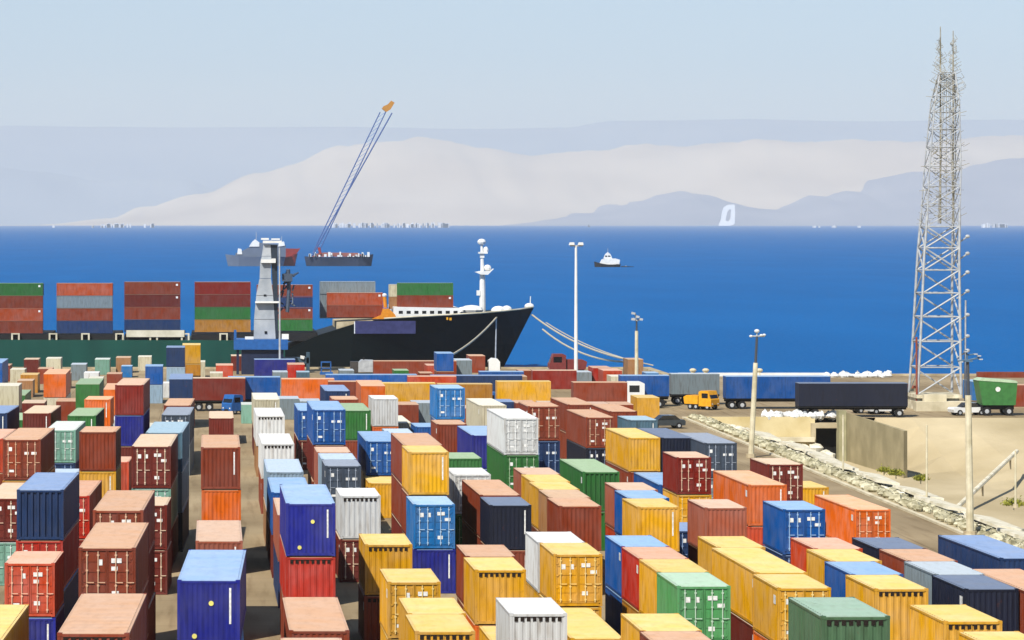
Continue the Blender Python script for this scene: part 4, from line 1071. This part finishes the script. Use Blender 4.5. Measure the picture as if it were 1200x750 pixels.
# tug
v4 = thing('tug_boat', 'white tug boat with black hull sailing alone in the bay', 'boat', (0,0,0))
FT = F*(H-WATER)/(313-YH)
hull2(697, 728, 306.5, 309, FT, 3.4, M_dark, v4, rake=1)
slabs([[(703,310),(726,310),(727,304.5),(722,303),(712,303),(706,304)]], FT, 1.5, 5, 'deck_house', M_steel_w, v4)
slabs([[(708,303.2),(718,303.2),(716,298),(713,295.6),(710,298)]], FT, 2, 4.5, 'wheelhouse', M_steel_w, v4)
slabs([[(709.5,301),(712,301),(712,299.5),(709.5,299.5)],[(713,301),(716,301),(715.5,299.5),(713,299.5)]], FT, 1.9, 2, 'window', M_glass, v4)
slabs([[(712.8,296),(713.2,296),(713.2,291),(712.8,291)]], FT, 3, 3.3, 'mast', M_steel, v4)
v5 = thing('towed_float', 'low black float trailing just behind the tug boat', 'float', (0,0,0))
slabs([[(728,313.6),(744,314),(743,312.4),(729,311.8)]], FT, 1, 4, 'body', M_dark, v5)
slabs([[(733,312.4),(735,312.4),(735,311.4),(733,311.4)]], FT, 2, 3, 'fitting', M_steel, v5)
# white arch-shaped landmark on the far shore
AD = 17000.0; ka = AD/F
la = thing('white_arch_ship', 'tall white sail shaped vessel with open centre near far shore', 'ship', (0,0,0))
def fp(px, py): return ((px-CX)*ka, H-(py-YH)*ka)
outer = [(842,264.5),(845,258),(846,250),(848,243),(853,240),(861,239.5),(861.5,248),(861,262.5),(856,264.5)]
inner = [(850.5,258.5),(851,254),(852.5,248),(855,245),(856.8,246),(856,257.5),(853.5,259.5)]
def ring(o_, i_, y0, y1):
    mb = MB(); n = 40
    def samp(pl, t_):
        L_ = [0]; 
        for a_, b2 in zip(pl, pl[1:]+pl[:1]): L_.append(L_[-1]+math.dist(a_, b2))
        s_ = t_*L_[-1]
        for i in range(len(pl)):
            if s_ <= L_[i+1]+1e-9:
                f = (s_-L_[i])/(L_[i+1]-L_[i]); a_ = pl[i]; b2 = pl[(i+1) % len(pl)]; return (a_[0]+(b2[0]-a_[0])*f, a_[1]+(b2[1]-a_[1])*f)
    for i in range(n):
        A_, B_ = [fp(*samp(o_, t_)) for t_ in (i/n, (i+1)/n)]; C_, D_ = [fp(*samp(i_, t_)) for t_ in (i/n, (i+1)/n)]
        for yy in (y0, y1): mb.quad((A_[0],yy,A_[1]),(B_[0],yy,B_[1]),(D_[0],yy,D_[1]),(C_[0],yy,C_[1]))
        mb.quad((A_[0],y0,A_[1]),(B_[0],y0,B_[1]),(B_[0],y1,B_[1]),(A_[0],y1,A_[1]))
        mb.quad((C_[0],y0,C_[1]),(D_[0],y0,D_[1]),(D_[0],y1,D_[1]),(C_[0],y1,C_[1]))
    return mb
M_white = noise_mat('bright_white', rgb(240,240,238), rgb(250,250,248), .01, .6)
ring(outer, inner, AD, AD+12).build('sail_arch', M_white, la)
mb = MB().prism([fp(816,264.6),fp(842,264.6),fp(842,263.2),fp(820,263.4)], AD, AD+25); mb.build('low_hull', M_steel, la)
# shore towns: each building its own box
M_bld = noise_mat('town_white', rgb(205,205,205), rgb(246,246,244), .01, .8)
bn = MB(); tag_i = 0
random.seed(5)
def town(px0, px1, n, hmax, label, D=18000):
    mb = MB(); kd = D/F
    for _ in range(n):
        px = random.uniform(px0, px1); w_ = random.uniform(.8,3.2); hh = random.uniform(.5,1)*hmax
        mb.box((px-CX)*kd, (px+w_-CX)*kd, D, D+40, WATER, H-(265-hh-YH)*kd)
    o = mb.build('far_town', M_bld); return tag(o, kind='stuff')
town(385, 525, 70, 4.4, ''); town(118, 180, 26, 3.6, ''); town(1148, 1182, 16, 3.8, ''); town(60,118,5,.6,''); town(930,1010,6,.6,'')
def buoy(px, py, D, r, lb):
    kd = D/F; p = Vector(((px-CX)*kd, D, WATER))
    t_ = thing('channel_buoy', lb, 'buoy', p, 0, 'buoys far out')
    MB().tube((0,0,0),(0,0,r*kd),r*kd,r*.7*kd,10).build('float', M_dark, t_); MB().tube((0,0,r*kd),(0,0,r*2.2*kd),r*.4*kd,r*.2*kd,8).build('top_mark', M_dark, t_)
buoy(690, 264, 20000, 1.5, 'black buoy near horizon above the floodlight pole'); buoy(130, 262, 20000, 1.0, 'tiny dark buoy near horizon at far left')

# ------------------------------------------------------------------ small yard clutter
random.seed(77)
tag(MB().box(-3.0,-2.2,150,152,0,.02).build('oil_stain', plain('oil_stain', rgb(40,36,32), .6)), kind='structure')
for i, (px, py, lb) in enumerate(((703,437,'white bollard between the red container and maroon truck'),)): bollard(px, 480, lb)
print('objects', len(bpy.data.objects))
